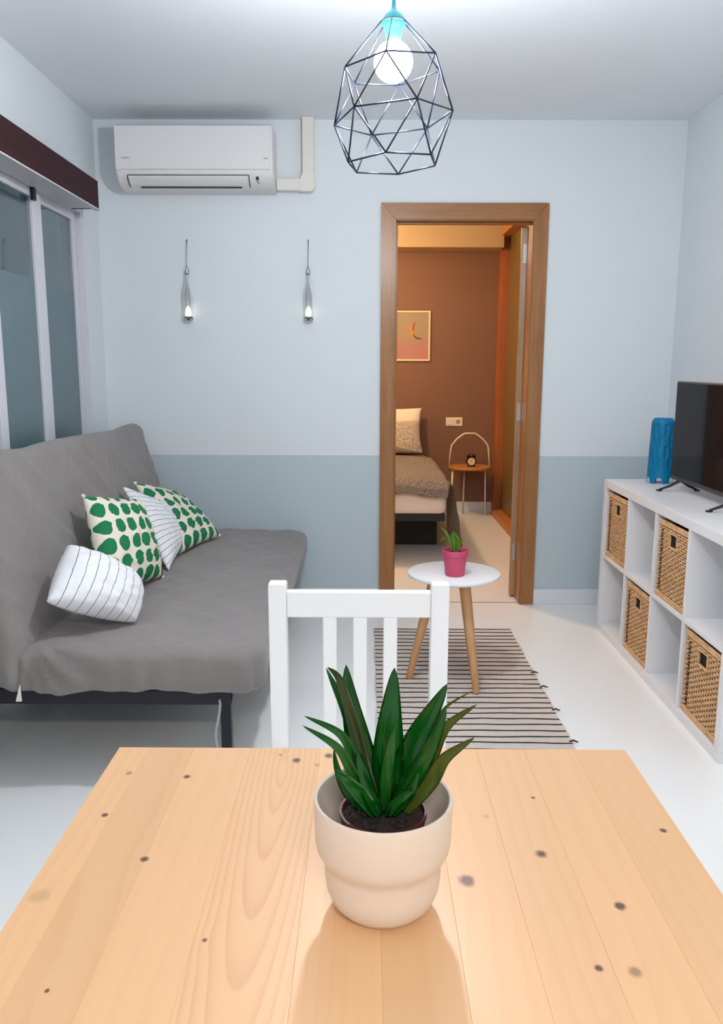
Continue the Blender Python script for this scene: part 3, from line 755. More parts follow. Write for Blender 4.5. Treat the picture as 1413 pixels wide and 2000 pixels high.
# baskets
wick_m = wood('light_wicker', (198, 152, 108), (232, 190, 144), 1, 60, .7, stretch=.3)
wick_d = mat('wicker_lining', (104, 66, 38), .8, var=.2, nscale=30)
def make_basket(cell, z0, label, rustic=0):
    y0, y1 = cell[0] + .012, cell[1] - .012; x0, x1 = KX0 + .012, KX0 + .37; z1 = z0 + .322
    b = thing('wicker_basket', label, 'basket', ((x0 + x1) / 2, (y0 + y1) / 2, z0 + .001), 'wicker baskets in the cube shelf')
    z0 += .001
    # inner lining body with a hand hole
    hy = (y0 + y1) / 2; hw, h0, h1 = .037, z1 - .094, z1 - .044
    bm = bmesh.new(); xi = x0 + .008
    for (a, c, e, f_) in ((y0 + .006, hy - hw, z0, z1 - .01), (hy + hw, y1 - .006, z0, z1 - .01), (hy - hw, hy + hw, z0, h0), (hy - hw, hy + hw, h1, z1 - .01)):
        box(bm, xi, xi + .004, a, c, e, f_)
    box(bm, x1 - .008, x1 - .002, y0 + .006, y1 - .006, z0, z1 - .01); box(bm, xi, x1 - .004, y0 + .005, y0 + .009, z0, z1 - .01); box(bm, xi, x1 - .004, y1 - .009, y1 - .005, z0, z1 - .01)
    box(bm, xi, x1 - .004, y0 + .005, y1 - .005, z0, z0 + .006)
    obj('basket_core', bm, wick_d, b)
    for nm, zz in (('bottom_rim', (z0 + .006, z0 + .0168)), ('top_rim', (z1 - .0185, z1 - .008))):
        bm = bmesh.new()
        for zc in zz:
            box(bm, x0 - .002, x0 + .010, y0, y1, zc - .0056, zc + .0056, .003)
            box(bm, x1 - .010, x1, y0, y1, zc - .0056, zc + .0056, .003)
            box(bm, x0, x1, y0, y0 + .010, zc - .0056, zc + .0056, .003); box(bm, x0, x1, y1 - .010, y1, zc - .0056, zc + .0056, .003)
        obj(nm, bm, wick_m, b)
    # horizontal strands woven over upright stakes (front and both flanks)
    bm = bmesh.new(); rows = 27; pitch = (z1 - .028 - (z0 + .026)) / rows
    ns = 15; sp = (y1 - y0 - .012) / ns
    for r_ in range(rows):
        z = z0 + .026 + pitch * (r_ + .5)
        runs = [(y0 + .004, y1 - .004)]
        if h0 - .008 < z < h1 + .008: runs = [(y0 + .004, hy - hw - .004), (hy + hw + .004, y1 - .004)]
        for (a, c) in runs:
            m_ = max(4, int((c - a) / sp * 4)); pts = []
            for i in range(m_ + 1):
                yy = a + (c - a) * i / m_
                pts.append((x0 + .0035 + .0034 * math.sin(PI * (yy - y0) / sp + PI * r_), yy, z + random.uniform(-.0006, .0006)))
            tube(bm, pts, pitch * .36, 5)
        for yy in (y0 + .004, y1 - .004):
            pts = [(x0 + .004 + (x1 - x0 - .01) * i / 40, yy + (.0028 if yy < hy else -.0028) * math.sin(PI * i / 2 + PI * r_), z) for i in range(41)]
            tube(bm, pts, pitch * .42, 4)
    o = obj('woven_strands', bm, wick_m, b, smooth=True); o['kind'] = 'stuff'
    bm = bmesh.new()
    for i in range(1, ns):
        yy = y0 + .006 + sp * i
        if abs(yy - hy) < hw + .004:
            tube(bm, [(x0 + .004, yy, z0 + .02), (x0 + .004, yy, h0 - .004)], .0022, 5)
            tube(bm, [(x0 + .004, yy, h1 + .004), (x0 + .004, yy, z1 - .02)], .0022, 5)
        else: tube(bm, [(x0 + .004, yy, z0 + .02), (x0 + .004, yy, z1 - .02)], .0022, 5)
    o = obj('stakes', bm, wick_m, b); o['kind'] = 'stuff'
    # solid blocks coloured as the shade in weave holes, along the rear edge of the front, where the stakes cross
    bm = bmesh.new(); 
    for r_ in range(20):
        z = z0 + .035 + r_ * (z1 - z0 - .075) / 19.5; box(bm, x0 - .0035, x0 + .001, y1 - .050, y1 - .036, z, z + .0068, .001)
    o = obj('slot_shade_blocks', bm, mat('weave_hole_shade', (70, 44, 26), .9), b); o['kind'] = 'stuff'
    bm = bmesh.new()
    for (a, c, e, f_) in ((hy - hw - .006, hy - hw, h0 - .006, h1 + .006), (hy + hw, hy + hw + .006, h0 - .006, h1 + .006), (hy - hw, hy + hw, h0 - .006, h0), (hy - hw, hy + hw, h1, h1 + .006)):
        box(bm, x0 - .003, x0 + .008, a, c, e, f_, .002)
    hf = obj('handle_frame', bm, wick_m, b)
    obj('handle_hole_shade', boxm(x0 + .0085, x0 + .0095, hy - hw, hy + hw, h0, h1), mat('hole_shade_black', (10, 8, 14), .9), hf)  # near-black sheet painted as the shade inside the hand hole
    return b
make_basket(cells[0], .393, 'wicker basket in the upper row, farthest back by the vase')
make_basket(cells[2], .393, 'wicker basket in the upper row, below the television')
make_basket(cells[1], .0385, 'wicker basket in the lower row, second cube from the far end')
make_basket(cells[3], .0385, 'wicker basket in the lower row, nearest the front end')

# ================================================================= BLUE VASE
VX, VY, VZ = 1.425, 3.895, .77
vz = thing('blue_lantern_vase', 'blue perforated tapered lantern vase beside the television', 'vase', (VX, VY, VZ))
blue_m = mat('glossy_blue_glaze', (6, 160, 216), .3, var=.05, coat=.3)
bm = bmesh.new(); na, nz_ = 144, 110; H = .31; grid = []
def cap_d(u, v, cu, cv, r, h):   # distance to an upright capsule
    dv = max(0, abs(v - cv) - h); return math.hypot(u - cu, dv) - r
caps = []
for k in range(8):
    caps.append((k / 8, .255, .0085, .020)); caps.append(((k + .5) / 8, .205, .0085, .021)); caps.append((k / 8, .150, .009, .022)); caps.append(((k + .5) / 8, .095, .009, .023))
hole = {}
for i in range(na):
    row = []
    for j in range(nz_ + 1):
        a = i / na; z = H * j / nz_
        r = .061 - .009 * (z / H)
        if z > H - .02: r -= .012 * ((z - (H - .02)) / .02) ** 2
        d = 1
        for (cu, cv, cr_, chh) in caps:
            du = (a - cu + .5) % 1 - .5
            d = min(d, cap_d(du * 2 * PI * r, z, 0, cv, cr_, chh))
        dep = 0
        if d < .001: dep = -.0045 * min(1, (.001 - d) / .003)
        elif d < .004: dep = .0006
        row.append(bm.verts.new((VX + (r + dep) * math.cos(2 * PI * a), VY + (r + dep) * math.sin(2 * PI * a), VZ + z)))
    grid.append(row)
for i in range(na):
    for j in range(nz_):
        a = (i + .5) / na; z = H * (j + .5) / nz_
        q = (a * 6 + .40) % 1 - .5          # six arches at the foot
        if z < .030 * math.sqrt(max(0, 1 - (q / .30) ** 2)): continue
        bm.faces.new((grid[i][j], grid[(i + 1) % na][j], grid[(i + 1) % na][j + 1], grid[i][j + 1]))
for v in [v for v in bm.verts if not v.link_faces]: bm.verts.remove(v)
bmesh.ops.solidify(bm, geom=bm.faces[:], thickness=.004)
obj('body', bm, blue_m, vz, smooth=True)
bm = bmesh.new(); lathe(bm, [(0, VZ + H - .006), (.036, VZ + H - .004), (.041, VZ + H - .001), (.041, VZ + H - .008), (0, VZ + H - .012)], (VX, VY, 0), 40); obj('top', bm, blue_m, vz, smooth=True, ang=40)

# ================================================================= TELEVISION
tv = thing('television', 'flat black television on the white shelf unit', 'television', (1.41, 3.32, .77))
t0, t1, tz0, tz1 = 2.955, 3.69, .818, 1.258
bm = boxm(1.400, 1.425, t0, t1, tz0, tz1, .003); box(bm, 1.425, 1.462, t0 + .12, t1 - .12, tz0 + .04, tz1 - .12, .01); obj('casing', bm, blackp, tv)
scr, t, b = nt('glossy_black_screen'); v = coords(t)
t.links.new(mixc(t, noisef(t, v, 2), (.006, .006, .008), (.009, .009, .012)), b.inputs['Base Color']); b.inputs['Roughness'].default_value = .06; b.inputs['Specular IOR Level'].default_value = .08
obj('screen', boxm(1.3975, 1.3998, t0 + .008, t1 - .008, tz0 + .018, tz1 - .008), scr, tv)
for yy in (3.60, 3.06):
    bm = bmesh.new()
    for dx in (-.085, .085):
        pts = [(1.412, yy, tz0 + .004), (1.412 + dx * .5, yy + .012, .795), (1.412 + dx, yy + .024, .776)]
        tube(bm, pts, [.008, .0065, .005], 8)
        box(bm, 1.412 + dx - .012, 1.412 + dx + .012, yy + .016, yy + .032, .7705, .777, .002)
    obj('foot', bm, blackp, tv, smooth=True, ang=40)

# ================================================================= CHAIR
CY, CZ = 1.735, .85
ch = thing('dining_chair', 'white slat-back wooden dining chair at the far side of the pine table', 'chair', (-.012, 1.52, 0))
cx0, cx1 = -.213, .1865; pw = .040
for x in (cx0, cx1 - pw):
    bm = bmesh.new(); s = 1
    box(bm, x, x + pw, CY - .018, CY + .022, 0, CZ, .004)
    for v in bm.verts:
        v.co.y += .03 * max(0, (.45 - v.co.z) / .45) ** 1.2 * .9
    obj('back_post', bm, chair_m, ch, smooth=True, ang=40)
obj('top_rail', boxm(cx0 + pw, cx1 - pw, CY - .010, CY + .014, .772, .831, .003), chair_m, ch)
obj('lower_rail', boxm(cx0 + pw, cx1 - pw, CY - .010, CY + .014, .335, .375, .003), chair_m, ch)
mx = (cx0 + cx1) / 2
for k in (-1, 0, 1):
    x = mx + k * .0675 + .003
    obj('slat', boxm(x - .0155, x + .0155, CY - .006, CY + .008, .375, .772, .003), chair_m, ch)
obj('seat', boxm(cx0 + .002, cx1 - .002, 1.32, 1.716, .425, .445, .006), chair_m, ch)
for a in ((cx0 + pw, cx1 - pw, 1.345, 1.365), (cx0 + .01, cx0 + .03, 1.37, 1.715), (cx1 - .03, cx1 - .01, 1.37, 1.715)):
    obj('apron', boxm(*a, .365, .425, .003), chair_m, ch)
for x in (cx0, cx1 - pw): obj('front_leg', boxm(x, x + pw, 1.33, 1.37, 0, .425, .004), chair_m, ch)
for x in (cx0 + .01, cx1 - .03): obj('stretcher', boxm(x, x + .02, 1.37, 1.74, .18, .21, .003), chair_m, ch)

# ================================================================= PINE TABLE
TX0, TX1, TY1, TTZ = -.3785, .4023, 1.167, .74; TY0 = -.06
pt = thing('pine_dining_table', 'pale knotty pine dining table in the foreground', 'table', ((TX0 + TX1) / 2, (TY0 + TY1) / 2, 0))
KN = [(365,1517,.006,1),(205,1592,.005,1),(282,1678,.006,1),(400,1836,.0035,1),(92,1935,.0032,1),(580,1485,.008,1),(643,1476,.008,1),(620,1494,.005,.4),(253,1510,.006,.6),(1042,1558,.004,1),(1296,1622,.005,1),(1058,1668,.0085,1),(912,1720,.0115,.9),(1212,1770,.007,1),(1170,1891,.005,1),(1241,1898,.008,.6),(950,1594,.005,.3),(78,1750,.013,.25),(548,1474,.003,.8)]
def unp(px, py, z):
    d = F * 1583.3 + R * (px - 706.5) + U * (1000 - py); k = (z - 1.321) / d.z; return d.x * k, d.y * k
knots = [(*unp(px, py, TTZ), r, s) for px, py, r, s in KN]
def pine(idx, xc, dz, ky, tone, fq, ls, x0, x1):
    m, t, b = nt('pine_board')
    c = t.nodes.new('ShaderNodeTexCoord'); g_ = N(t, 'ShaderNodeNewGeometry')
    pos = g_.outputs['Position']; s = N(t, 'ShaderNodeSeparateXYZ'); t.links.new(pos, s.inputs[0])
    mp = N(t, 'ShaderNodeMapping'); mp.inputs['Scale'].default_value = (6, 1.1, 1); mp.inputs['Location'].default_value = (idx * 3.7, idx * 1.9, 0); t.links.new(pos, mp.inputs[0])
    nlow = M(t, 'SUBTRACT', noisef(t, mp.outputs[0], 1.0, 2), .5)
    mp2 = N(t, 'ShaderNodeMapping'); mp2.inputs['Scale'].default_value = (260, 6, 1); mp2.inputs['Location'].default_value = (idx, idx, 0); t.links.new(pos, mp2.inputs[0])
    nfine = noisef(t, mp2.outputs[0], 1.0, 3)
    # knots inside this board bend the grain
    warp = None; kmask = None; khalo = None
    for (kx, ky_, r, st) in knots:
        if not (x0 - .005 <= kx <= x1 + .005): continue
        dx = M(t, 'SUBTRACT', s.outputs[0], kx); dy = M(t, 'SUBTRACT', s.outputs[1], ky_)
        d2 = M(t, 'ADD', M(t, 'MULTIPLY', dx, dx), M(t, 'MULTIPLY', M(t, 'MULTIPLY', dy, dy), .75))
        d2n = M(t, 'ADD', M(t, 'SQRT', d2), M(t, 'MULTIPLY', M(t, 'SUBTRACT', noisef(t, pos, 90 , 2), .5), r * .7))
        mr = N(t, 'ShaderNodeMapRange'); mr.inputs[1].default_value = r * 1.05; mr.inputs[2].default_value = r * .45; mr.inputs[3].default_value = 0; mr.inputs[4].default_value = st
        t.links.new(d2n, mr.inputs[0])
        kmask = mr.outputs[0] if kmask is None else M(t, 'MAXIMUM', kmask, mr.outputs[0])
        dw = M(t, 'ADD', M(t, 'MULTIPLY', dx, dx), M(t, 'MULTIPLY', M(t, 'MULTIPLY', dy, dy), .10))
        e = M(t, 'EXPONENT', M(t, 'MULTIPLY', dw, -1 / (2 * (r * 2.2) ** 2)))
        e = M(t, 'MULTIPLY', e, r * 1.6)
        warp = e if warp is None else M(t, 'ADD', warp, e)
    X_ = M(t, 'SUBTRACT', s.outputs[0], xc)
    Z_ = M(t, 'ADD', M(t, 'ADD', M(t, 'MULTIPLY', s.outputs[1], ky), dz), M(t, 'MULTIPLY', nlow, .018))
    if warp is not None: Z_ = M(t, 'ADD', Z_, warp)
    rad = M(t, 'SQRT', M(t, 'ADD', M(t, 'MULTIPLY', X_, X_), M(t, 'MULTIPLY', Z_, Z_)))
    rad = M(t, 'ADD', rad, M(t, 'MULTIPLY', nlow, .006))
    fr = M(t, 'FRACT', M(t, 'MULTIPLY', rad, fq))
    line = M(t, 'MULTIPLY', M(t, 'POWER', fr, 3.0), M(t, 'SUBTRACT', 1.0, M(t, 'POWER', fr, 24.0)))
    big = noisef(t, mp.outputs[0], .7, 2)
    base = mixc(t, big, lin(tuple(x * tone for x in (228, 180, 134))), lin(tuple(min(255, x * tone) for x in (238, 192, 146))))
    fine = mixc(t, M(t, 'MULTIPLY', nfine, .16), base, lin((214, 160, 116)))
    col = mixc(t, M(t, 'MULTIPLY', line, ls), fine, lin((196, 132, 94)))
    if kmask is not None: col = mixc(t, kmask, col, lin((104, 74, 66)))
    t.links.new(col, b.inputs['Base Color'])
    b.inputs['Roughness'].default_value = .33; b.inputs['Specular IOR Level'].default_value = .5
    bump(t, b, M(t, 'ADD', nfine, line), .05, .0006)
    return m
seams = [TX0, -.332, -.262, -.175, -.068, .018, .098, .172, .245, .322, TX1]
specs = [(-.45, .03, .01, 1.0, 60, .16), (-.34, .10, .02, .965, 50, .2), (-.10, .09, .03, 1.0, 45, .10), (-.120, -.092, .080, .995, 125, .42), (.10, .05, .01, 1.015, 90, .10), (-.02, .12, .02, .985, 50, .12), (.25, .08, .02, 1.0, 45, .12), (.10, .07, -.02, .98, 55, .14), (.40, .09, .03, .99, 40, .14), (.24, .10, .02, .97, 60, .12)]
for k, (a, b_) in enumerate(zip(seams, seams[1:])):
    bm = boxm(a, b_, TY0, TY1, TTZ - .022, TTZ, .0004, seg=1)
    obj('board', bm, pine(k, *specs[k], a, b_), pt)
tw = mat('white_table_paint', (238, 238, 238), .4, var=.01)
for x in (TX0 + .03, TX1 - .08):
    for y in (TY0 + .03, TY1 - .08): obj('leg', boxm(x, x + .05, y, y + .05, 0, TTZ - .022, .004), tw, pt)
for a in ((TX0 + .08, TX1 - .08, TY0 + .035, TY0 + .055), (TX0 + .08, TX1 - .08, TY1 - .055, TY1 - .035), (TX0 + .035, TX0 + .055, TY0 + .08, TY1 - .08), (TX1 - .055, TX1 - .035, TY0 + .08, TY1 - .08)):
    obj('apron', boxm(*a, TTZ - .085, TTZ - .022, .003), tw, pt)

# ================================================================= POTTED PLANT
QX, QY = .0205, .80; Z0 = TTZ + .0005
pp2 = thing('potted_plant', 'leafy green plant in a stepped white pot on the pine table', 'plant', (QX, QY, Z0))
potm = mat('white_ceramic', (222, 206, 192), .38, var=.008)
pr = [(0, 0), (.036, 0), (.047, .004), (.0565, .014), (.0612, .027), (.0628, .040), (.0632, .055), (.0645, .061), (.068, .0665), (.0715, .073), (.0732, .081), (.0745, .126), (.0738, .1285), (.0722, .129), (.0705, .128), (.0698, .125), (.0695, .086), (.066, .074), (.059, .064), (.058, .04), (.05, .02), (0, .012)]
bm = bmesh.new(); lathe(bm, [(r, Z0 + z) for r, z in pr], (QX, QY, 0), 96); obj('pot', bm, potm, pp2, smooth=True, ang=45)
bm = bmesh.new(); lathe(bm, [(.036, Z0 + .02), (.0455, Z0 + .108), (.047, Z0 + .108), (.047, Z0 + .112), (.0445, Z0 + .112), (.043, Z0 + .10)], (QX, QY, 0), 48); obj('nursery_pot', bm, mat('red_brown_plastic', (90, 36, 32), .5), pp2, smooth=True, ang=45)
soil('soil', QX, QY, Z0 + .109, .0455, pp2, 7, 70, .006)['kind'] = 'stuff'
ZB = Z0 + .110
def L(px, py, dy):     # a point of a leaf: image-derived reach and height, at its own depth offset from the pot centre
    Y = QY + dy
    d = F * 1583.3 + R * (px - 706.5) + U * (1000 - py); k = Y / d.y
    return Vector((d.x * k, Y, 1.321 + d.z * k))
g1 = leafm('dark_green_leaf', (3, 66, 16), (14, 118, 28), .2, .6)
g2 = leafm('mid_green_leaf', (18, 84, 22), (44, 132, 44), .25, .6)
g3 = leafm('olive_green_leaf', (64, 92, 22), (112, 120, 44), .35, .5)
g4 = leafm('brown_tinged_leaf', (14, 66, 22), (86, 92, 44), .3, .5)
bx, by = 752, 1588
LEAVES = [
 (g1, [(755, 1588, 0), (757, 1500, .010), (762, 1410, .016), (771, 1304, .024)], .034, dict(fold_=.16, shape=.85)),
 (g1, [(742, 1586, .004), (718, 1500, .014), (692, 1400, .022), (676, 1298, .030)], .031, dict(fold_=.22, roll=.2)),
 (g4, [(738, 1584, -.002), (712, 1500, .004), (688, 1410, .010), (664, 1330, .012), (640, 1303, .008)], .014, dict(fold_=.25, roll=-.2)),
 (g2, [(738, 1584, .006), (705, 1470, .02), (675, 1385, .03), (637, 1304, .04)], .015, dict(fold_=.25)),
 (g1, [(764, 1586, .004), (790, 1500, .012), (825, 1420, .018), (874, 1336, .024)], .034, dict(fold_=.18, roll=-.15, shape=.75)),
 (g1, [(762, 1588, -.006), (792, 1530, -.010), (836, 1460, -.012), (872, 1378, -.008)], .026, dict(fold_=.25, roll=-.5)),
 (g2, [(752, 1589, -.008), (755, 1520, -.010), (764, 1460, -.008), (776, 1404, -.002)], .014, dict(fold_=.22)),
 (g2, [(734, 1586, 0), (702, 1510, 0), (668, 1436, -.004), (594, 1398, -.012)], .012, dict(fold_=.3)),
 (g2, [(730, 1588, -.008), (700, 1536, -.014), (662, 1462, -.018), (591, 1417, -.026)], .012, dict(fold_=.3)),
 (g4, [(726, 1584, -.004), (700, 1530, -.004), (686, 1475, .0), (672, 1448, .002)], .013, dict(fold_=.2, roll=.5)),
 (g2, [(734, 1590, -.012), (706, 1552, -.022), (680, 1526, -.028), (655, 1503, -.034)], .015, dict(fold_=.25)),
 (g1, [(730, 1590, -.006), (696, 1560, -.010), (668, 1522, -.008), (652, 1462, -.002)], .014, dict(fold_=.25, roll=.4)),
 (g3, [(782, 1582, .004), (834, 1500, .004), (872, 1420, .0), (932, 1376, -.008)], .013, dict(fold_=.2)),
 (g3, [(790, 1586, -.006), (838, 1530, -.010), (870, 1480, -.016), (927, 1441, -.026)], .0165, dict(fold_=.2)),
 (g3, [(784, 1580, .012), (838, 1450, .03), (868, 1385, .034), (922, 1350, .036)], .0045, dict(fold_=.2)),
 (g1, [(762, 1590, -.014), (786, 1560, -.022), (806, 1535, -.026), (818, 1508, -.024)], .015, dict(fold_=.25, roll=-.3)),
 (g2, [(758, 1591, -.016), (772, 1568, -.026), (796, 1550, -.034), (812, 1545, -.038)], .011, dict(fold_=.25)),
 (g1, [(744, 1590, -.014), (726, 1556, -.020), (708, 1500, -.016), (700, 1462, -.010)], .016, dict(fold_=.25, roll=.2)),
 (g1, [(770, 1584, .014), (806, 1500, .026), (842, 1440, .034), (868, 1400, .040)], .022, dict(fold_=.2, roll=-.6)),
]
for mt_, ps, wd, kw in LEAVES:
    pts = [L(*p) for p in ps]; pts[0].z = max(min(pts[0].z, ZB + .004), ZB - .002)
    leaf_obj('leaf', mt_, pp2, pts, wd, **kw)

# ================================================================= BEDROOM THINGS
# bed
bed = thing('bed', 'single bed with white mattress on a dark base seen through the doorway', 'bed', (-.1, 6.4, 0))
BXa, BXb, BYa, BYb = -.36, .56, 5.47, 7.34
bm = rbox(BXa, BXb, BYa, BYb, .315, .53, .04, .04); obj('mattress', bm, mat('white_mattress', (232, 218, 210), .8, bmp=.2, bscale=25, bdist=.006), bed, smooth=True)
obj('base', boxm(BXa + .01, BXb - .01, BYa + .01, BYb, .27, .318, .004), mat('black_base_and_shade', (20, 20, 24), .6), bed)
obj('underbed_shade_block', boxm(BXa + .02, BXb - .02, BYa + .50, BYb, .004, .27, .004), MATS['black_base_and_shade'], bed)  # added black block stands for the dark shade under the bed
for x in (BXa + .05, BXb - .09):
    obj('leg', boxm(x, x + .03, BYa + .52, BYa + .55, 0, .004), MATS['black_base_and_shade'], bed)
def fleece():
    m, t, b = nt('speckled_fleece')
    v = coords(t); n = noisef(t, v, 95, 4, .75)
    mr = N(t, 'ShaderNodeMapRange'); mr.inputs[1].default_value = .38; mr.inputs[2].default_value = .64; t.links.new(n, mr.inputs[0])
    t.links.new(mixc(t, mr.outputs[0], lin((130, 124, 122)), lin((240, 226, 206))), b.inputs['Base Color'])
    b.inputs['Roughness'].default_value = 1; b.inputs['Sheen Weight'].default_value = .3
    bump(t, b, n, .8, .012); return m
fl_m = fleece()
# blanket: one cloth draped over top and right side
bm = bmesh.new(); nu, nv = 70, 90; g = []
for i in range(nu + 1):
    row = []
    s = i / nu * 1.48           # across: from the left edge over the right side down
    for j in range(nv + 1):
        y = BYa - .015 + (BYb - .35 - BYa) * j / nv
        xe = BXb + .01
        if s < .90: x = BXa + .03 + s * (xe - BXa - .03) / .90; z = .545 + .02 * math.sin(PI * s / .9)
        else:
            q = s - .90; x = xe + .03 * math.sin(min(1, q / .1) * PI / 2) + .06 * (q / .5) * (.8 + .4 * math.sin(y * 6)); z = .545 - q * .88
            if y > BYa + .45: z = max(z, .545 - q * (.88 - .25 * min(1, (y - BYa - .45) / .4)))
        z = max(.03, z)
        z += noise.noise(Vector((x * 5, y * 5, 3))) * .016
        x += noise.noise(Vector((z * 7, y * 5, 8))) * .012
        if j < 12 and s < .90:                      # front edge turns down over the foot
            t_ = (12 - j) / 12; y = BYa + .09 - .135 * min(1, t_ * 1.5) ** .8 + .008 * noise.noise(Vector((x * 9, 2, 2))); z -= .105 * max(0, (t_ - .35) / .65) ** 1.1
        row.append(bm.verts.new((x, y, z)))
    g.append(row)
for i in range(nu):
    for j in range(nv): bm.faces.new((g[i][j], g[i + 1][j], g[i + 1][j + 1], g[i][j + 1]))
bmesh.ops.solidify(bm, geom=bm.faces[:], thickness=-.018)
bl = tag(rebase(obj('fleece_blanket', bm, fl_m, smooth=True), (.1, 6.3, .55)), 'grey and cream speckled fleece blanket draped over the bed', 'blanket')
pw_m = mat('white_pillowcase', (236, 226, 206), .85, bmp=.3, bscale=20, bdist=.008)
cushion('bed_pillow', [(-.15, 7.29, .945), (.505, 7.28, .955), (.50, 7.16, .575), (-.15, 7.16, .575)], .07, pw_m, 'white pillow standing against the terracotta wall', 'pillow', 'pillows on the bed', seed=21, tass=False, pinch=.05)
cushion('speckled_cushion', [(-.05, 7.09, .845), (.475, 7.09, .855), (.50, 6.96, .58), (-.05, 6.96, .575)], .07, fl_m, 'speckled fleece cushion in front of the white pillow', 'cushion', 'pillows on the bed', seed=25, tass=False, pinch=.05)
# bedside table
NX, NY = .925, 7.15
ns_ = thing('bedside_table', 'small round bedside table with an arched white handle', 'table', (NX, NY, 0))
nst = wood('bedside_oak', (190, 126, 60), (206, 142, 74), 0, 14, .4)
cream = mat('cream_metal', (232, 222, 208), .4)
bm = bmesh.new(); lathe(bm, [(0, .45), (.182, .45), (.185, .447), (.185, .432), (.182, .43), (0, .43)], (NX, NY, 0), 56); obj('tabletop', bm, nst, ns_, smooth=True, ang=40)
for lx_, ly_ in ((-.035, .12), (.155, .03), (-.165, -.04)):
    bm = bmesh.new(); tube(bm, [(NX + lx_ * .92, NY + ly_ * .92, .43), (NX + lx_, NY + ly_, 0)], [.010, .008], 12); obj('leg', bm, cream, ns_, smooth=True)
bm = bmesh.new(); hp = [(-.180, .45), (-.168, .60), (-.160, .645), (-.115, .70), (-.06, .742), (-.04, .75), (.04, .75), (.06, .742), (.115, .70), (.160, .645), (.168, .60), (.180, .45)]
tube(bm, [(NX + a, NY + .02, z - .012) for a, z in hp], .0075, 8); obj('handle', bm, cream, ns_, smooth=True)
# alarm clock
ck = thing('alarm_clock', 'black twin-bell alarm clock on the bedside table', 'clock', (NX + .005, NY - .06, .45))
cy_ = NY - .06; cxk = NX + .005; cz = .500
def disc(bm, r, y0, y1, n=36, cx=cxk, cz_=cz):
    tube(bm, [(cx, y0, cz_), (cx, y1, cz_)], r, n)
bm = bmesh.new(); tube(bm, [(cxk, cy_ - .022, cz), (cxk, cy_ - .019, cz), (cxk, cy_ + .018, cz), (cxk, cy_ + .024, cz)], [.041, .0435, .0435, .034], 36); obj('case', bm, blackp, ck, smooth=True, ang=40)
bm = bmesh.new(); disc(bm, .033, cy_ - .0235, cy_ - .0215); obj('dial', bm, mat('cream_dial', (230, 214, 176), .5), ck)
bm = bmesh.new(); tube(bm, [(cxk, cy_ - .0245, cz), (cxk - .012, cy_ - .0245, cz + .014)], .0012, 5); tube(bm, [(cxk, cy_ - .0245, cz), (cxk + .004, cy_ - .0245, cz + .022)], .001, 5)
for k in range(12):
    a = k * PI / 6; tube(bm, [(cxk + .027 * math.cos(a), cy_ - .0242, cz + .027 * math.sin(a)), (cxk + .031 * math.cos(a), cy_ - .0242, cz + .031 * math.sin(a))], .0008, 4)
obj('hands_and_marks', bm, blackp, ck)
for s_ in (-1, 1):
    bm = bmesh.new()
    bmesh.ops.create_uvsphere(bm, u_segments=20, v_segments=10, radius=.019, matrix=Matrix.Translation((cxk + s_ * .025, cy_, cz + .047)) @ Matrix.Rotation(s_ * .5, 4, 'Y') @ Matrix.Diagonal((1, 1, .65, 1)))
    obj('bell', bm, blackp, ck, smooth=True)
    bm = bmesh.new(); tube(bm, [(cxk + s_ * .022, cy_, cz - .034), (cxk + s_ * .032, cy_ - .002, .4515)], .004, 8); obj('foot', bm, blackp, ck, smooth=True)
bm = bmesh.new(); tube(bm, [(cxk - .016, cy_, cz + .058), (cxk - .012, cy_, cz + .072), (cxk + .012, cy_, cz + .072), (cxk + .016, cy_, cz + .058)], .002, 6); obj('carry_handle', bm, blackp, ck, smooth=True)
# picture
pf = thing('framed_print', 'framed print of a banana peel on the terracotta wall', 'picture', (.415, BY, 1.37))
fx_ = (.257, .572, 1.367, 1.801); fw = .014
bm = bmesh.new()
prism(bm, [(fx_[0], fx_[2]), (fx_[1], fx_[2]), (fx_[1] - fw, fx_[2] + fw), (fx_[0] + fw, fx_[2] + fw)], 1, BY - .02, BY - .0005)
prism(bm, [(fx_[0], fx_[3]), (fx_[1], fx_[3]), (fx_[1] - fw, fx_[3] - fw), (fx_[0] + fw, fx_[3] - fw)], 1, BY - .02, BY - .0005)
prism(bm, [(fx_[0], fx_[2]), (fx_[0], fx_[3]), (fx_[0] + fw, fx_[3] - fw), (fx_[0] + fw, fx_[2] + fw)], 1, BY - .02, BY - .0005)
prism(bm, [(fx_[1], fx_[2]), (fx_[1], fx_[3]), (fx_[1] - fw, fx_[3] - fw), (fx_[1] - fw, fx_[2] + fw)], 1, BY - .02, BY - .0005)
obj('frame', bm, mat('pale_birch_frame', (236, 214, 178), .5), pf)
pm, t, b = nt('print_paper'); v = coords(t); s = N(t, 'ShaderNodeSeparateXYZ'); t.links.new(v, s.inputs[0])
mr = N(t, 'ShaderNodeMapRange'); mr.inputs[1].default_value = .12; mr.inputs[2].default_value = .22; t.links.new(s.outputs[2], mr.inputs[0])
t.links.new(mixc(t, mr.outputs[0], lin((176, 124, 108)), lin((160, 140, 104))), b.inputs['Base Color']); b.inputs['Roughness'].default_value = .35
obj('print', boxm(fx_[0] + fw, fx_[1] - fw, BY - .012, BY - .008, fx_[2] + fw, fx_[3] - fw), pm, pf)
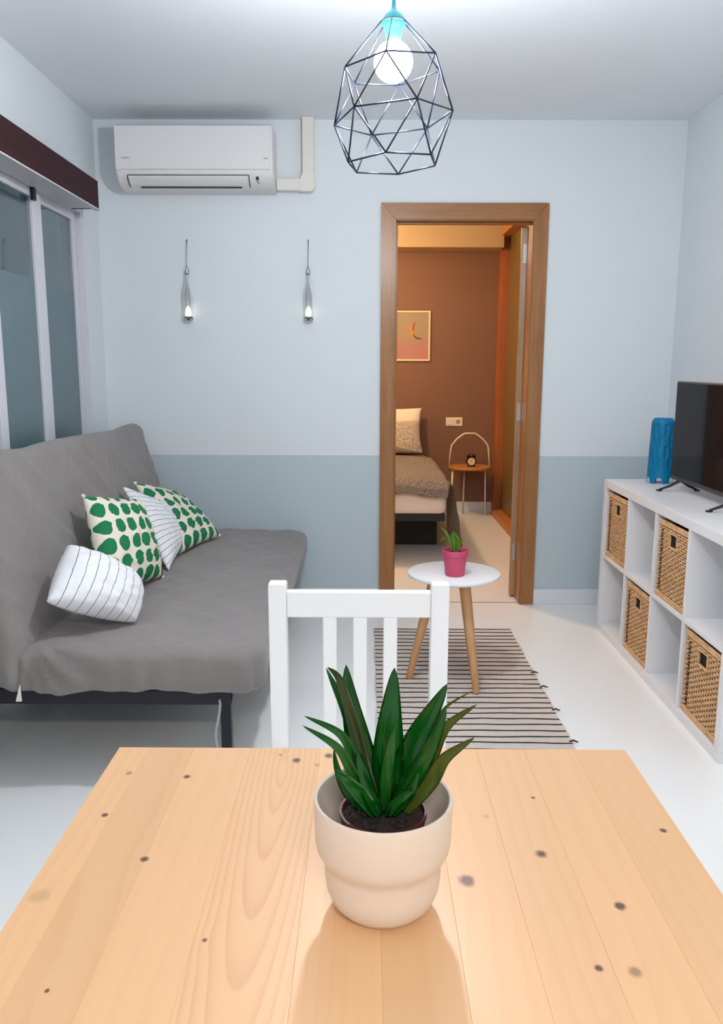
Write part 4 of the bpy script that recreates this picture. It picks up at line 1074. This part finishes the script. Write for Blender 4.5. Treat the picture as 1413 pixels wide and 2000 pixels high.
def crescent(cx, cz_, r, a0, a1, wd, y, n=16):
    bm = bmesh.new(); outer = []; inner = []
    for i in range(n + 1):
        t_ = i / n; a = math.radians(a0 + (a1 - a0) * t_); ww = wd * math.sin(PI * (.08 + .88 * t_)) ** .7
        outer.append((cx + (r + ww / 2) * math.cos(a), cz_ + (r + ww / 2) * math.sin(a))); inner.append((cx + (r - ww / 2) * math.cos(a), cz_ + (r - ww / 2) * math.sin(a)))
    for i in range(n):
        A_ = [bm.verts.new((p[0], y, p[1])) for p in (outer[i], outer[i + 1], inner[i + 1], inner[i])]; bm.faces.new(A_)
    return bm
obj('printed_banana', crescent(.475, 1.635, .075, 140, 262, .022, BY - .0125), mat('printed_yellow', (206, 140, 40), .5), pf)
obj('printed_peel', crescent(.480, 1.625, .065, 205, 290, .014, BY - .0128), mat('printed_brown', (84, 64, 48), .5), pf)
bm = bmesh.new(); prism(bm, [(.428, 1.70), (.438, 1.71), (.428, 1.65), (.415, 1.62), (.412, 1.66)], 1, BY - .0132, BY - .0126); obj('printed_stem', bm, mat('printed_rust', (150, 70, 30), .5), pf)
# wall socket plate
wp = thing('wall_socket', 'white double socket plate on the terracotta wall', 'socket', (.803, BY, .79))
bm = boxm(.728, .878, BY - .009, BY, .788, .866, .003); plt = obj('plate', bm, mat('ivory_plastic', (238, 226, 206), .4), wp)
obj('switch', boxm(.738, .798, BY - .013, BY - .0091, .799, .855, .002), MATS['ivory_plastic'], plt)
bm = bmesh.new(); tube(bm, [(.838, BY - .0105, .827), (.838, BY - .0088, .827)], .021, 24); obj('socket_face', bm, mat('grey_plastic', (170, 158, 140), .5), plt)
bm = bmesh.new()
for dx in (-.009, .009): tube(bm, [(.838 + dx, BY - .0115, .827), (.838 + dx, BY - .0100, .827)], .003, 10)
obj('socket_hole', bm, blackp, wp)
# wardrobe with sliding doors
wr = thing('sliding_wardrobe', 'built-in wooden wardrobe with olive sliding doors right of the bed', 'wardrobe', (1.35, 6.3, 0))
wood_w = wood('shaded_wardrobe_wood', (150, 84, 40), (172, 100, 52), 2, 20, .45)  # darker copy of the wood: recess shade put into the side panels' colour
wood_wl = wood('warm_wardrobe_wood_long', (178, 112, 60), (196, 128, 72), 1, 20, .45)
obj('side_panel', boxm(1.16, 1.62, 7.24, 7.36, 0, ZC - .004, .002), wood_w, wr)
obj('near_panel', boxm(1.16, 1.62, 4.80, 4.84, 0, ZC - .004, .002), wood_w, wr)
obj('plinth', boxm(1.14, 1.62, 4.84, 7.24, .0, .055, .003), wood_wl, wr)
obj('top_rail', boxm(1.14, 1.62, 4.84, 7.24, 2.40, ZC - .004, .003), wood_wl, wr)
ol = mat('olive_lacquered_panel', (120, 100, 58), .3, var=.03)
for (a, b_, x) in ((4.85, 6.06, 1.255), (6.02, 7.235, 1.225)):
    obj('sliding_door', boxm(x, x + .022, a, b_, .056, 2.399, .003), ol, wr)
